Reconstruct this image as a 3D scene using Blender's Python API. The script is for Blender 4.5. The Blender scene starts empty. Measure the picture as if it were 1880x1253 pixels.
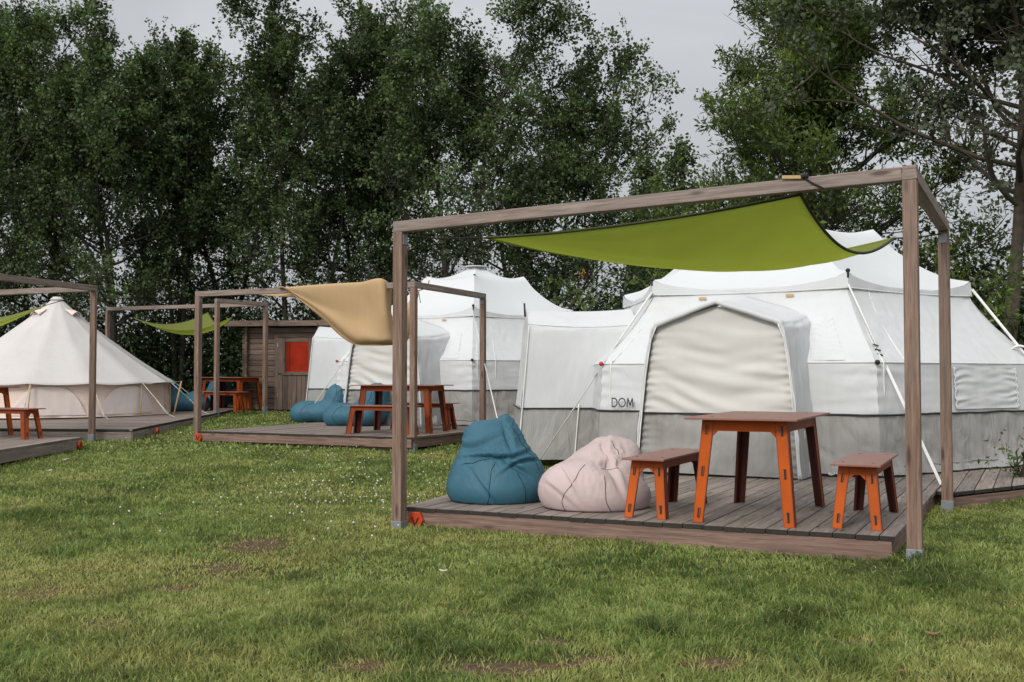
import bpy, math, random
import numpy as np
from mathutils import Vector, Matrix, noise as mnoise

R = math.radians
sc = bpy.context.scene
COL = sc.collection

# ------------------------------------------------------------------ camera
F = 1850.0          # focal length in pixels of the 1880 px wide photograph
EYE = 1.26
PITCH = math.atan(63.5 / F)
cam_d = bpy.data.cameras.new('camera')
cam_d.sensor_width = 36.0
cam_d.lens = 36.0 * F / 1880.0
cam_d.clip_end = 800
cam_d.clip_start = 0.05
cam = bpy.data.objects.new('camera', cam_d)
COL.objects.link(cam)
cam.location = (0, 0, EYE)
cam.rotation_euler = (R(90) + PITCH, 0, 0)
sc.camera = cam


def ray(px, py):
    a = (px - 940.0) / F
    b = (626.5 - py) / F
    return Vector((a, math.cos(PITCH) - math.sin(PITCH) * b, math.sin(PITCH) + math.cos(PITCH) * b))


def P(px, py, Y):
    d = ray(px, py)
    return Vector((0, 0, EYE)) + d * (Y / d.y)


def G(px, py, z):
    d = ray(px, py)
    return Vector((0, 0, EYE)) + d * ((z - EYE) / d.z)


def ground_z(x, y):
    b = np.interp(y, [0, 6, 8, 12, 16, 20, 24, 45], [-.02, .0, .01, .07, .15, .26, .40, .62])
    s = .005 * np.clip(np.asarray(x) + 1, 0, 5) * np.exp(-((np.asarray(y) - 7.0) ** 2) / 22.0)
    x_, y_ = np.asarray(x), np.asarray(y)
    m = .075 * np.exp(-((x_ - 2.60) ** 2 + (y_ - 6.42) ** 2) / .22 ** 2) + .05 * np.exp(-((x_ - 3.83) ** 2 + (y_ - 8.75) ** 2) / .3 ** 2)
    return b + s + m


# ------------------------------------------------------------------ node helpers
def new_mat(name):
    m = bpy.data.materials.new(name)
    m.use_nodes = True
    nt = m.node_tree
    for n in list(nt.nodes):
        if n.type != 'OUTPUT_MATERIAL':
            nt.nodes.remove(n)
    out = [n for n in nt.nodes if n.type == 'OUTPUT_MATERIAL'][0]
    b = nt.nodes.new('ShaderNodeBsdfPrincipled')
    nt.links.new(b.outputs[0], out.inputs[0])
    return m, nt, b, out


def N(nt, typ, **kw):
    n = nt.nodes.new(typ)
    for k, v in kw.items():
        if k.startswith('i_'):
            key = k[2:]
            key = int(key) if key.isdigit() else key.replace('_', ' ')
            n.inputs[key].default_value = v
        else:
            setattr(n, k, v)
    return n


def ramp(nt, fac, stops):
    r = nt.nodes.new('ShaderNodeValToRGB')
    while len(r.color_ramp.elements) < len(stops):
        r.color_ramp.elements.new(0.5)
    for e, (p, c) in zip(r.color_ramp.elements, stops):
        e.position = p
        e.color = tuple(c) + ((1,) if len(c) == 3 else ())
    nt.links.new(fac, r.inputs[0])
    return r.outputs[0]


def mixc(nt, fac, a, b, mode='MIX'):
    m = nt.nodes.new('ShaderNodeMix')
    m.data_type = 'RGBA'
    m.blend_type = mode
    for inp, v in ((m.inputs[0], fac), (m.inputs[6], a), (m.inputs[7], b)):
        if hasattr(v, 'is_linked'):
            nt.links.new(v, inp)
        elif isinstance(v, (int, float)):
            inp.default_value = v
        else:
            inp.default_value = tuple(v) + ((1,) if len(v) == 3 else ())
    return m.outputs[2]


def mth(nt, op, a, b=0.0):
    m = nt.nodes.new('ShaderNodeMath')
    m.operation = op
    for inp, v in ((m.inputs[0], a), (m.inputs[1], b)):
        if hasattr(v, 'is_linked'):
            nt.links.new(v, inp)
        else:
            inp.default_value = v
    return m.outputs[0]


def bump(nt, height, strength, dist, bsdf, prev=None):
    b = N(nt, 'ShaderNodeBump', i_Strength=strength, i_Distance=dist)
    nt.links.new(height, b.inputs['Height'])
    if prev is not None:
        nt.links.new(prev, b.inputs['Normal'])
    nt.links.new(b.outputs[0], bsdf.inputs['Normal'])
    return b.outputs[0]


def scaled(nt, src, sx, sy, sz):
    m = N(nt, 'ShaderNodeMapping')
    m.inputs['Scale'].default_value = (sx, sy, sz)
    nt.links.new(src, m.inputs['Vector'])
    return m.outputs[0]


def noise_t(nt, vec, scale, detail=4, rough=.55, dist=0.0):
    n = N(nt, 'ShaderNodeTexNoise', i_Scale=scale, i_Detail=detail, i_Roughness=rough, i_Distortion=dist)
    nt.links.new(vec, n.inputs['Vector'])
    return n.outputs[0]


def wood(name, dark, light, stain=(.05, .045, .04), rough=.75, grain=1.0, stain_amt=.35):
    m, nt, b, out = new_mat(name)
    uv = N(nt, 'ShaderNodeUVMap', uv_map='UVMap').outputs[0]
    g1 = noise_t(nt, scaled(nt, uv, 1.6 * grain, 38 * grain, 1), 1, 5, .6, .6)
    g2 = noise_t(nt, scaled(nt, uv, 5, 160, 1), 1, 3, .6, .2)
    big = noise_t(nt, scaled(nt, uv, .9, 4, 1), 1, 3, .6)
    c = ramp(nt, g1, [(.32, dark), (.5, [(d + l) / 2 for d, l in zip(dark, light)]), (.68, light)])
    c = mixc(nt, mth(nt, 'MULTIPLY', ramp(nt, g2, [(.35, (1, 1, 1)), (.52, (0, 0, 0))]), .55), c, [d * .45 for d in dark])
    c = mixc(nt, mth(nt, 'MULTIPLY', ramp(nt, big, [(.45, (0, 0, 0)), (.72, (1, 1, 1))]), stain_amt), c, stain)
    # knots
    v = N(nt, 'ShaderNodeTexVoronoi', i_Scale=1.0, feature='F1')
    nt.links.new(scaled(nt, uv, 1.9, 8, 1), v.inputs['Vector'])
    k = ramp(nt, v.outputs['Distance'], [(.07, (1, 1, 1)), (.16, (0, 0, 0))])
    c = mixc(nt, mth(nt, 'MULTIPLY', k, .7), c, (.035, .02, .015))
    at = N(nt, 'ShaderNodeAttribute', attribute_name='tint')
    c = mixc(nt, 1.0, c, at.outputs['Color'], 'MULTIPLY')
    nt.links.new(c, b.inputs['Base Color'])
    b.inputs['Roughness'].default_value = rough
    b.inputs['Specular IOR Level'].default_value = .3
    bump(nt, mth(nt, 'ADD', g1, mth(nt, 'MULTIPLY', g2, .6)), .35, .004, b)
    return m


def canvas(name, col, dirt, wr=1.0, rough=.85, trans=.12, dirt_amt=.25, wscale=3.0):
    m, nt, b, out = new_mat(name)
    co = N(nt, 'ShaderNodeTexCoord').outputs['Object']
    n1 = noise_t(nt, co, 1.3, 4, .6)
    n2 = noise_t(nt, scaled(nt, co, 1, 1, .35), wscale, 3, .5, 1.2)
    n3 = noise_t(nt, co, 90, 2, .5)
    st = noise_t(nt, scaled(nt, co, 9, 9, .7), 1, 3, .6)
    c = mixc(nt, mth(nt, 'MULTIPLY', ramp(nt, n1, [(.42, (0, 0, 0)), (.75, (1, 1, 1))]), dirt_amt), col, dirt)
    c = mixc(nt, mth(nt, 'MULTIPLY', ramp(nt, st, [(.5, (0, 0, 0)), (.8, (1, 1, 1))]), dirt_amt * .7), c, dirt)
    nt.links.new(c, b.inputs['Base Color'])
    b.inputs['Roughness'].default_value = rough
    b.inputs['Specular IOR Level'].default_value = .2
    p = bump(nt, n2, .35 * wr, .05, b)
    p = bump(nt, n3, .12, .003, b, p)
    if trans > 0:
        t = N(nt, 'ShaderNodeBsdfTranslucent')
        nt.links.new(c, t.inputs[0])
        mx = N(nt, 'ShaderNodeMixShader', i_0=trans)
        nt.links.new(b.outputs[0], mx.inputs[1])
        nt.links.new(t.outputs[0], mx.inputs[2])
        nt.links.new(mx.outputs[0], out.inputs[0])
    return m


def plain(name, col, rough=.6, metal=0.0, var=.25, scale=8.0, bmp=.0, spec=.4, var_col=None):
    m, nt, b, out = new_mat(name)
    co = N(nt, 'ShaderNodeTexCoord').outputs['Object']
    n = noise_t(nt, co, scale, 4, .6)
    c = mixc(nt, mth(nt, 'MULTIPLY', ramp(nt, n, [(.4, (0, 0, 0)), (.7, (1, 1, 1))]), var if var_col is None else 1.0), col,
             var_col or [x * .45 for x in col])
    nt.links.new(c, b.inputs['Base Color'])
    b.inputs['Roughness'].default_value = rough
    b.inputs['Metallic'].default_value = metal
    b.inputs['Specular IOR Level'].default_value = spec
    if bmp:
        bump(nt, n, bmp, .01, b)
    return m


def leafmat(name, c_dark, c_light, trans=.35, rough=.55, spec=.35):
    m, nt, b, out = new_mat(name)
    at = N(nt, 'ShaderNodeAttribute', attribute_name='tint')
    c = ramp(nt, at.outputs['Fac'], [(0, c_dark), (1, c_light)])
    nt.links.new(c, b.inputs['Base Color'])
    b.inputs['Roughness'].default_value = rough
    b.inputs['Specular IOR Level'].default_value = spec
    t = N(nt, 'ShaderNodeBsdfTranslucent')
    nt.links.new(mixc(nt, 1.0, c, (1.1, 1.25, .55), 'MULTIPLY'), t.inputs[0])
    mx = N(nt, 'ShaderNodeMixShader', i_0=trans)
    nt.links.new(b.outputs[0], mx.inputs[1])
    nt.links.new(t.outputs[0], mx.inputs[2])
    nt.links.new(mx.outputs[0], out.inputs[0])
    return m


M = {}
M['post'] = wood('weathered_post_wood', (.135, .082, .058), (.33, .218, .162), (.20, .172, .15), stain_amt=.5)
M['beam'] = wood('weathered_beam_wood', (.17, .122, .102), (.36, .28, .24), (.26, .24, .22), stain_amt=.6)
M['fascia'] = wood('fascia_wood', (.145, .088, .068), (.31, .20, .158), (.10, .078, .065), stain_amt=.4)
M['deck'] = wood('grey_decking', (.175, .139, .118), (.35, .295, .258), (.135, .118, .10), stain_amt=.5)
M['deck_end'] = plain('decking_ends', (.035, .03, .024), .9, var=.5, scale=30)
M['shed'] = wood('shed_wood', (.105, .072, .055), (.225, .165, .13), (.07, .054, .044), stain_amt=.4)
M['canvas'] = canvas('white_tent_canvas', (.66, .67, .675), (.50, .48, .44), wr=.9, dirt_amt=.24)
M['canvas_roof'] = canvas('white_roof_canvas', (.67, .685, .69), (.52, .51, .485), wr=.3, dirt_amt=.14)
M['canvas_door'] = canvas('cream_door_canvas', (.66, .645, .61), (.50, .47, .41), wr=.4, dirt_amt=.2)
M['skirt'] = canvas('grey_skirt_canvas', (.36, .35, .335), (.20, .18, .155), wr=2.2, dirt_amt=.5, wscale=5, trans=.05)
M['bell'] = canvas('beige_bell_canvas', (.64, .61, .585), (.47, .43, .40), wr=.45, dirt_amt=.25)
M['bellwall'] = canvas('beige_wall_canvas', (.88, .71, .62), (.66, .53, .45), wr=.8, trans=.08, dirt_amt=.3, wscale=4)
M['bellflap'] = canvas('pale_window_canvas', (.82, .72, .68), (.62, .54, .5), wr=.8, trans=.08, dirt_amt=.2)
M['piping'] = plain('dark_piping', (.03, .03, .033), .7)
M['black'] = plain('black_plastic', (.012, .012, .013), .45)
M['red'] = plain('red_plastic', (.5, .03, .02), .4)
M['rope'] = plain('pale_rope', (.62, .60, .55), .9, var=.4, scale=60)
M['darkrope'] = plain('dark_rope', (.03, .028, .025), .9)
M['tape'] = plain('white_strap', (.72, .71, .68), .85)
M['tan_patch'] = plain('tan_loop', (.50, .34, .16), .8)
M['sail_g'] = canvas('green_sail_cloth', (.52, .565, .185), (.44, .475, .15), wr=.5, trans=.78, dirt_amt=.3)
M['sail_t'] = canvas('tan_sail_cloth', (.66, .47, .265), (.50, .35, .19), wr=1.1, trans=.35, dirt_amt=.25)
M['hem_dark'] = plain('dark_hem', (.035, .045, .016), .8)
M['hem_tan'] = plain('tan_hem', (.42, .28, .13), .8)
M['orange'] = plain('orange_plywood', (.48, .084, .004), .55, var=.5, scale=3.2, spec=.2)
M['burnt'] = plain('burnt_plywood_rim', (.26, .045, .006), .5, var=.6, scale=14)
M['sideply'] = plain('shaded_orange_plywood', (.25, .042, .006), .55, var=.6, scale=4, spec=.2)  # the orange plywood again, with the shade of the long sides in its colour
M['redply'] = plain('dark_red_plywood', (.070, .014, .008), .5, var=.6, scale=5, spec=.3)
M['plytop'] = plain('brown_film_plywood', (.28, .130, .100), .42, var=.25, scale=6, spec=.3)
M['slot'] = plain('dark_tab', (.03, .018, .014), .5)
M['metal'] = plain('galvanised_steel', (.26, .275, .30), .55, .4, var=.4, scale=12)
M['signred'] = plain('orange_red_sign_paint', (.52, .060, .012), .45, var=.3, scale=12)
M['bag_b'] = plain('teal_bag_fabric', (.034, .120, .170), .62, var=.25, scale=4, bmp=.15)
M['bag_p'] = plain('pink_bag_fabric', (.53, .42, .41), .75, var=.2, scale=4, bmp=.15)
M['seam_b'] = plain('dark_seam', (.006, .022, .032), .8)
M['seam_p'] = plain('dark_pink_seam', (.12, .085, .085), .8)
M['redpane'] = plain('red_curtained_pane', (.34, .022, .005), .25, var=.6, scale=2.5, spec=.15)
M['curtain'] = plain('dark_red_curtain', (.17, .012, .004), .7, var=.4, scale=5)
M['felt'] = plain('roof_felt', (.05, .045, .042), .9)
M['bark'] = plain('dark_bark', (.040, .034, .028), .95, var=.6, scale=9, bmp=.6)
M['bark_l'] = plain('grey_bark', (.085, .068, .046), .95, scale=7, bmp=.6, var_col=(.04, .034, .027))
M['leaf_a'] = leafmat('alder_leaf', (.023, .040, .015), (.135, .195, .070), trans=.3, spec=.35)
M['leaf_w'] = leafmat('willow_leaf', (.032, .056, .014), (.18, .245, .062), trans=.35)
M['leaf_p'] = leafmat('poplar_leaf', (.040, .054, .030), (.15, .175, .105), trans=.25)
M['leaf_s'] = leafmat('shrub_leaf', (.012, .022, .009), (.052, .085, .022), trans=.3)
M['dry'] = plain('dry_leaf', (.22, .12, .055), .8)
M['pale'] = plain('pale_litter', (.62, .60, .56), .8)
M['white_flower'] = plain('clover_white', (.72, .72, .66), .8, var=.2, scale=80)
M['steelpaint'] = plain('pale_green_paint', (.42, .50, .48), .6)
M['ridepaint'] = plain('orange_yellow_paint', (.75, .30, .06), .6, var_col=(.75, .55, .2), scale=3)


# ------------------------------------------------------------------ mesh builder
class MB:
    def __init__(s):
        s.v, s.f, s.uv, s.t, s.mi, s.sm = [], [], [], [], [], []

    def face(s, idx, uv=None, tint=(1, 1, 1), mi=0, smooth=False):
        s.f.append(idx)
        s.uv.append(uv or [(0, 0)] * len(idx))
        s.t.append(tint)
        s.mi.append(mi)
        s.sm.append(smooth)

    def box(s, c, ax, half, tint=(1, 1, 1), mi=0, end_mi=None, seed=None, grain=None):
        """ax: three unit vectors, half: half sizes; grain runs along the longest axis."""
        c = Vector(c)
        ax = [Vector(a) for a in ax]
        if grain is None:
            grain = max(range(3), key=lambda i: half[i])
        ou, ov = (random.random() * 50, random.random() * 50)
        base = len(s.v)
        for sx in (-1, 1):
            for sy in (-1, 1):
                for sz in (-1, 1):
                    s.v.append(c + ax[0] * half[0] * sx + ax[1] * half[1] * sy + ax[2] * half[2] * sz)
        sg = [(-1, -1, -1), (-1, -1, 1), (-1, 1, -1), (-1, 1, 1), (1, -1, -1), (1, -1, 1), (1, 1, -1), (1, 1, 1)]
        quads = [((0, 1, 3, 2), 0), ((4, 6, 7, 5), 0), ((0, 4, 5, 1), 1), ((2, 3, 7, 6), 1), ((0, 2, 6, 4), 2), ((1, 5, 7, 3), 2)]
        for qn, (q, nax) in enumerate(quads):
            others = [i for i in range(3) if i != nax]
            la = grain if nax != grain else others[0]
            wa = [i for i in others if i != la][0]
            uv = [(sg[i][la] * half[la] + ou, sg[i][wa] * half[wa] + ov + qn * 1.37) for i in q]
            s.face([base + i for i in q], uv, tint, end_mi if (end_mi is not None and nax == grain) else mi)

    def beam(s, p0, p1, w, h, up=(0, 0, 1), **kw):
        p0, p1 = Vector(p0), Vector(p1)
        d = (p1 - p0)
        L = d.length
        d.normalize()
        up = Vector(up)
        side = d.cross(up).normalized()
        up = side.cross(d).normalized()
        s.box((p0 + p1) / 2, (d, side, up), (L / 2, w / 2, h / 2), **kw)

    def prism(s, poly, o, ax, ay, az, thick, mi=0, tint=(1, 1, 1), side_mi=None):
        """poly in (ax, ay) plane at o, extruded along az by thick"""
        o, ax, ay, az = Vector(o), Vector(ax), Vector(ay), Vector(az)
        n = len(poly)
        base = len(s.v)
        for k in (0, 1):
            for (a, b) in poly:
                s.v.append(o + ax * a + ay * b + az * (thick * k))
        ou = random.random() * 30
        uvp = [(b + ou, a + ou) for a, b in poly]
        s.face([base + i for i in range(n)][::-1], uvp[::-1], tint, mi)
        s.face([base + n + i for i in range(n)], uvp, tint, mi)
        for i in range(n):
            j = (i + 1) % n
            s.face([base + i, base + j, base + n + j, base + n + i], [uvp[i], uvp[j], (uvp[j][0], uvp[j][1] + thick), (uvp[i][0], uvp[i][1] + thick)],
                   tint, mi if side_mi is None else side_mi)

    def tube(s, pts, rad, n=6, mi=0, caps=True, smooth=True):
        pts = [Vector(p) for p in pts]
        if not hasattr(rad, '__len__'):
            rad = [rad] * len(pts)
        base = len(s.v)
        ref = Vector((.31, .22, .93))
        for i, p in enumerate(pts):
            d = (pts[min(i + 1, len(pts) - 1)] - pts[max(i - 1, 0)])
            if d.length < 1e-9:
                d = Vector((0, 0, 1))
            d.normalize()
            a = d.cross(ref)
            if a.length < .05:
                a = d.cross(Vector((1, 0, 0)))
            a.normalize()
            b = d.cross(a)
            for k in range(n):
                an = 2 * math.pi * k / n
                s.v.append(p + (a * math.cos(an) + b * math.sin(an)) * rad[i])
        for i in range(len(pts) - 1):
            for k in range(n):
                k2 = (k + 1) % n
                s.face([base + i * n + k, base + i * n + k2, base + (i + 1) * n + k2, base + (i + 1) * n + k], None, (1, 1, 1), mi, smooth)
        if caps:
            s.face([base + k for k in range(n)][::-1], None, (1, 1, 1), mi)
            s.face([base + (len(pts) - 1) * n + k for k in range(n)], None, (1, 1, 1), mi)

    def grid(s, fn, nu, nv, mi=0, smooth=True, closed_u=False, flip=False):
        base = len(s.v)
        for j in range(nv + 1):
            for i in range(nu + 1):
                s.v.append(Vector(fn(i / nu, j / nv)))
        w = nu + 1
        for j in range(nv):
            for i in range(nu):
                q = [base + j * w + i, base + j * w + i + 1, base + (j + 1) * w + i + 1, base + (j + 1) * w + i]
                if flip:
                    q = q[::-1]
                s.face(q, None, (1, 1, 1), mi, smooth)

    def ball(s, c, r, nu=12, nv=8, mi=0, sx=1, sy=1, sz=1):
        c = Vector(c)
        base = len(s.v)
        for j in range(1, nv):
            th = math.pi * j / nv
            for i in range(nu):
                ph = 2 * math.pi * i / nu
                s.v.append(c + Vector((math.sin(th) * math.cos(ph) * r * sx, math.sin(th) * math.sin(ph) * r * sy, math.cos(th) * r * sz)))
        t = len(s.v)
        s.v.append(c + Vector((0, 0, r * sz)))
        s.v.append(c - Vector((0, 0, r * sz)))
        for j in range(nv - 2):
            for i in range(nu):
                i2 = (i + 1) % nu
                s.face([base + j * nu + i, base + (j + 1) * nu + i, base + (j + 1) * nu + i2, base + j * nu + i2], None, (1, 1, 1), mi, True)
        for i in range(nu):
            i2 = (i + 1) % nu
            s.face([t, base + i, base + i2], None, (1, 1, 1), mi, True)
            s.face([t + 1, base + (nv - 2) * nu + i2, base + (nv - 2) * nu + i], None, (1, 1, 1), mi, True)

    def build(s, name, mats, parent=None, bevel=0.0, weld=False, solid=0.0):
        me = bpy.data.meshes.new(name)
        me.from_pydata([tuple(v) for v in s.v], [], s.f)
        if not isinstance(mats, (list, tuple)):
            mats = [mats]
        for m in mats:
            me.materials.append(m)
        uvl = me.uv_layers.new(name='UVMap')
        flat = [c for face in s.uv for uv in face for c in uv]
        uvl.data.foreach_set('uv', flat)
        at = me.color_attributes.new('tint', 'FLOAT_COLOR', 'CORNER')
        cols = []
        for f, t in zip(s.f, s.t):
            cols += [t[0], t[1], t[2], 1.0] * len(f)
        at.data.foreach_set('color', cols)
        me.polygons.foreach_set('material_index', s.mi)
        me.polygons.foreach_set('use_smooth', s.sm)
        me.update()
        o = bpy.data.objects.new(name, me)
        COL.objects.link(o)
        if parent is not None:
            o.parent = parent
        if weld:
            md = o.modifiers.new('weld', 'WELD')
            md.merge_threshold = .0005
        if solid:
            md = o.modifiers.new('solid', 'SOLIDIFY')
            md.thickness = solid
            md.offset = 0
        if bevel:
            md = o.modifiers.new('bevel', 'BEVEL')
            md.width = bevel
            md.segments = 2
            md.limit_method = 'ANGLE'
        return o


def tag(o, label=None, cat=None, group=None, kind=None):
    if label:
        o['label'] = label
    if cat:
        o['category'] = cat
    if group:
        o['group'] = group
    if kind:
        o['kind'] = kind
    return o


def thing(name, label, cat, loc=(0, 0, 0), rz=0.0, group=None):
    o = bpy.data.objects.new(name, None)
    COL.objects.link(o)
    o.location = loc
    o.rotation_euler = (0, 0, rz)
    o.empty_display_size = .2
    return tag(o, label, cat, group)


def kids(o):
    return [c for c in COL.objects if c.parent is o]


def copy_tree(o, parent=None, skip=()):
    c = o.copy()
    COL.objects.link(c)
    if parent is not None:
        c.parent = parent
    for ch in kids(o):
        if ch.name.split('.')[0] in skip:
            continue
        copy_tree(ch, c, skip)
    return c


def dup(o, loc, rz, label, group=None, skip=()):
    c = copy_tree(o, None, skip)
    c.location = loc
    c.rotation_euler = (0, 0, rz)
    c['label'] = label
    if group:
        c['group'] = group
    return c


def nz(x, y=0.0, z=0.0):
    return mnoise.noise(Vector((x, y, z)))


random.seed(7)
TH = R(27.5)                        # the main deck: u runs along its front edge, v away from the viewer
U = Vector((math.cos(TH), -math.sin(TH), 0))
V = Vector((math.sin(TH), math.cos(TH), 0))
Z3 = Vector((0, 0, 1))


# ------------------------------------------------------------------ world and sun
w = bpy.data.worlds.new('World')
sc.world = w
w.use_nodes = True
nt = w.node_tree
bg = [n for n in nt.nodes if n.type == 'BACKGROUND'][0]
SUN_EL, SUN_AZ = R(36), R(212)      # azimuth measured clockwise from +Y: behind the viewer and to the left
sky = N(nt, 'ShaderNodeTexSky')
sky.sky_type = 'NISHITA'
sky.sun_disc = False
sky.sun_elevation = SUN_EL
sky.sun_rotation = SUN_AZ
sky.dust_density = 4
tc = N(nt, 'ShaderNodeTexCoord').outputs['Generated']
sep = N(nt, 'ShaderNodeSeparateXYZ')
nt.links.new(tc, sep.inputs[0])
cl = noise_t(nt, scaled(nt, tc, 1.0, 1.0, 2.6), 1.9, 4, .5, .5)
cloud = ramp(nt, cl, [(.33, (3.3, 3.44, 3.62)), (.52, (4.05, 4.16, 4.32)), (.70, (4.75, 4.82, 4.90))])
# an overcast dome is about three times as bright overhead as at the horizon
sund = Vector((math.sin(SUN_AZ) * math.cos(SUN_EL), math.cos(SUN_AZ) * math.cos(SUN_EL), math.sin(SUN_EL)))
dotn = N(nt, 'ShaderNodeVectorMath', operation='DOT_PRODUCT')
nt.links.new(tc, dotn.inputs[0])
dotn.inputs[1].default_value = sund
glow = mth(nt, 'POWER', mth(nt, 'MAXIMUM', dotn.outputs['Value'], 0.0), 2.0)      # brighter sky round the sun, added behind the viewer to light the scene
grad = mth(nt, 'ADD', mth(nt, 'ADD', 1.0, mth(nt, 'MULTIPLY', mth(nt, 'MAXIMUM', sep.outputs[2], 0.0), 1.3)), mth(nt, 'MULTIPLY', glow, 2.0))
gv = N(nt, 'ShaderNodeVectorMath', operation='SCALE')
nt.links.new(cloud, gv.inputs[0])
nt.links.new(grad, gv.inputs['Scale'])
nt.links.new(mixc(nt, .9, sky.outputs[0], gv.outputs[0]), bg.inputs['Color'])
bg.inputs['Strength'].default_value = 0.10
sl = bpy.data.lights.new('sun', 'SUN')
sl.energy = 1.5
sl.angle = R(14)
sl.color = (1, .96, .90)
so = bpy.data.objects.new('sun', sl)
COL.objects.link(so)
sd = Vector((math.sin(SUN_AZ) * math.cos(SUN_EL), math.cos(SUN_AZ) * math.cos(SUN_EL), math.sin(SUN_EL)))
so.rotation_euler = sd.to_track_quat('Z', 'Y').to_euler()

# ------------------------------------------------------------------ decks
FRc = Vector((2.51, 6.45, 0))                      # front-left corner of the main pergola's nearest post
D0 = Vector((2.52, 6.67, 0)) - U * 3.95            # main deck front-left corner in plan


def main_deck_z(x, y):
    u = (Vector((x, y, 0)) - D0).dot(U)
    return .2 - .035 * max(0.0, min(1.0, 1 - u / 3.95))


EXCL = []       # plan polygons without grass


def conv_range(poly, u):
    vs = []
    n = len(poly)
    for i in range(n):
        (u0, v0), (u1, v1) = poly[i], poly[(i + 1) % n]
        if abs(u1 - u0) < 1e-9:
            continue
        t = (u - u0) / (u1 - u0)
        if -1e-9 <= t <= 1 + 1e-9:
            vs.append(v0 + t * (v1 - v0))
    return (min(vs), max(vs)) if len(vs) >= 2 else None


def decking(mb, o, ux, vx, poly, zf, pitch=.15, gap=.009, th=.032):
    us = [p[0] for p in poly]
    u = min(us)
    while u < max(us) - .02:
        a, b = u + gap / 2, min(u + pitch - gap / 2, max(us))
        ra, rb = conv_range(poly, a + 1e-5), conv_range(poly, b - 1e-5)
        u += pitch
        if not ra or not rb:
            continue
        jig = random.uniform(-.006, .006)
        g = random.uniform(.78, 1.12)
        tint = (g * random.uniform(.98, 1.03), g, g * random.uniform(.96, 1.02))
        c4 = [(a, ra[0] + jig), (b, rb[0] + jig), (b, rb[1]), (a, ra[1])]
        base = len(mb.v)
        dz = random.uniform(-.0015, .0015)
        ou = random.random() * 40
        for k in (0, 1):
            for (uu, vv) in c4:
                p = o + ux * uu + vx * vv
                mb.v.append(Vector((p.x, p.y, zf(p.x, p.y) + dz - th * (1 - k))))
        uvq = [(vv + ou, uu + ou) for uu, vv in c4]
        mb.face([base + 4, base + 5, base + 6, base + 7], uvq, tint)
        mb.face([base + 3, base + 2, base + 1, base + 0], uvq[::-1], tint)
        for i in range(4):
            j = (i + 1) % 4
            mb.face([base + i, base + j, base + 4 + j, base + 4 + i], [uvq[i], uvq[j], uvq[j], uvq[i]], (.75, .72, .68), 1 if i in (0, 2) else 0)


def fascia(mb, p0, p1, h=.122, th=.03):
    mb.beam(p0, p1, th, h)


deck = thing('wooden_deck', 'nearest grey board deck carrying the teal and pink bean bags', 'deck', D0)
deck_i = -D0
mb = MB()
poly = [(0, 0), (3.95, 0), (3.95, 3.35), (3.95, 7.5), (0, 7.5)]
decking(mb, Vector((0, 0, 0)), U, V, [(0, 0), (3.95, 0), (3.95, 7.5), (-.35, 7.5)], lambda x, y: main_deck_z(x + D0.x, y + D0.y))
w_o = G(1752, 904, .2) - D0
w_o.z = 0
wing = [((G(px, py, .2) - D0).dot(U), (G(px, py, .2) - D0).dot(V)) for px, py in ((1752, 904), (1915, 886.5))]
wing_poly = [(3.96, wing[0][1] + .02), wing[0], wing[1], (wing[1][0] + 1.5, wing[1][1] + 4.2), (3.96, 7.4)]
decking(mb, Vector((0, 0, 0)), U, V, wing_poly, lambda x, y: .198)
mb.build('decking', [M['deck'], M['deck_end']], deck)
mb = MB()
a0 = V * .018
zz = lambda p: main_deck_z(p.x + D0.x, p.y + D0.y)
p0, p1 = U * .02 + a0, U * 3.93 + a0
mb.beam(p0 + Z3 * (zz(p0) - .103), p1 + Z3 * (zz(p1) - .103), .03, .138)
q1 = U * 3.915 + V * 3.5
q0 = U * 3.915 + V * .05
mb.beam(q0 + Z3 * .10, q1 + Z3 * .10, .03, .122)
r0, r1 = U * .03 + V * .05, U * -.25 + V * 7
mb.beam(r0 + Z3 * (zz(r0) - .1), r1 + Z3 * (zz(r1) - .1), .03, .122)
f0 = U * wing[0][0] + V * (wing[0][1] + .03)
f1 = U * wing[1][0] + V * (wing[1][1] + .03)
mb.beam(f0 + Z3 * .09, f1 + Z3 * .09, .03, .12)
mb.build('fascia', M['fascia'], deck, bevel=.004)
mb = MB()
for k in range(3):
    mb.box(U * 1.97 + V * (.5 + k * 1.5) + Z3 * .07, (U, V, Z3), (1.85, .03, .07))
mb.build('joist', M['fascia'], deck)
EXCL.append([D0 + U * a + V * b for a, b in ((.02, .02), (3.93, .02), (3.93, 7.5), (-.3, 7.5))])
EXCL.append([D0 + U * a + V * b for a, b in wing_poly])


def hexagon_sign(c, right, label, r=.073):
    """orange red hexagon with a V shaped mark on the deck front; faces away from the deck"""
    nrm = Vector((right.y, -right.x, 0)).normalized()
    ang = math.atan2(right.y, right.x)
    t = thing('hexagon_sign', label, 'sign', c, ang, 'orange hexagon signs on the deck fronts')
    mb = MB()
    pl = [(r * math.cos(R(60 * k)), r * math.sin(R(60 * k)) * 1.04) for k in range(6)]
    mb.prism(pl, (0, 0, 0), (1, 0, 0), (0, 0, 1), (0, -1, 0), .03)
    mb.build('plate', M['signred'], t, bevel=.004)
    mb = MB()
    for a, b in (((-.030, .026), (.0, -.040)), ((.0, -.040), (.034, .024))):
        d = Vector((b[0] - a[0], 0, b[1] - a[1])).normalized()
        mb.beam(Vector((a[0], -.0325, a[1])), Vector((b[0], -.0325, b[1])), .006, .010, up=(d.z, 0, -d.x))
    mb.build('emblem', M['slot'], t)
    return t


hp = D0 + U * .225 - V * .005
hexagon_sign((hp.x, hp.y, main_deck_z(hp.x, hp.y) - .10), U, 'orange hexagon sign with a V mark on the nearest deck, beside its left post')

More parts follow.
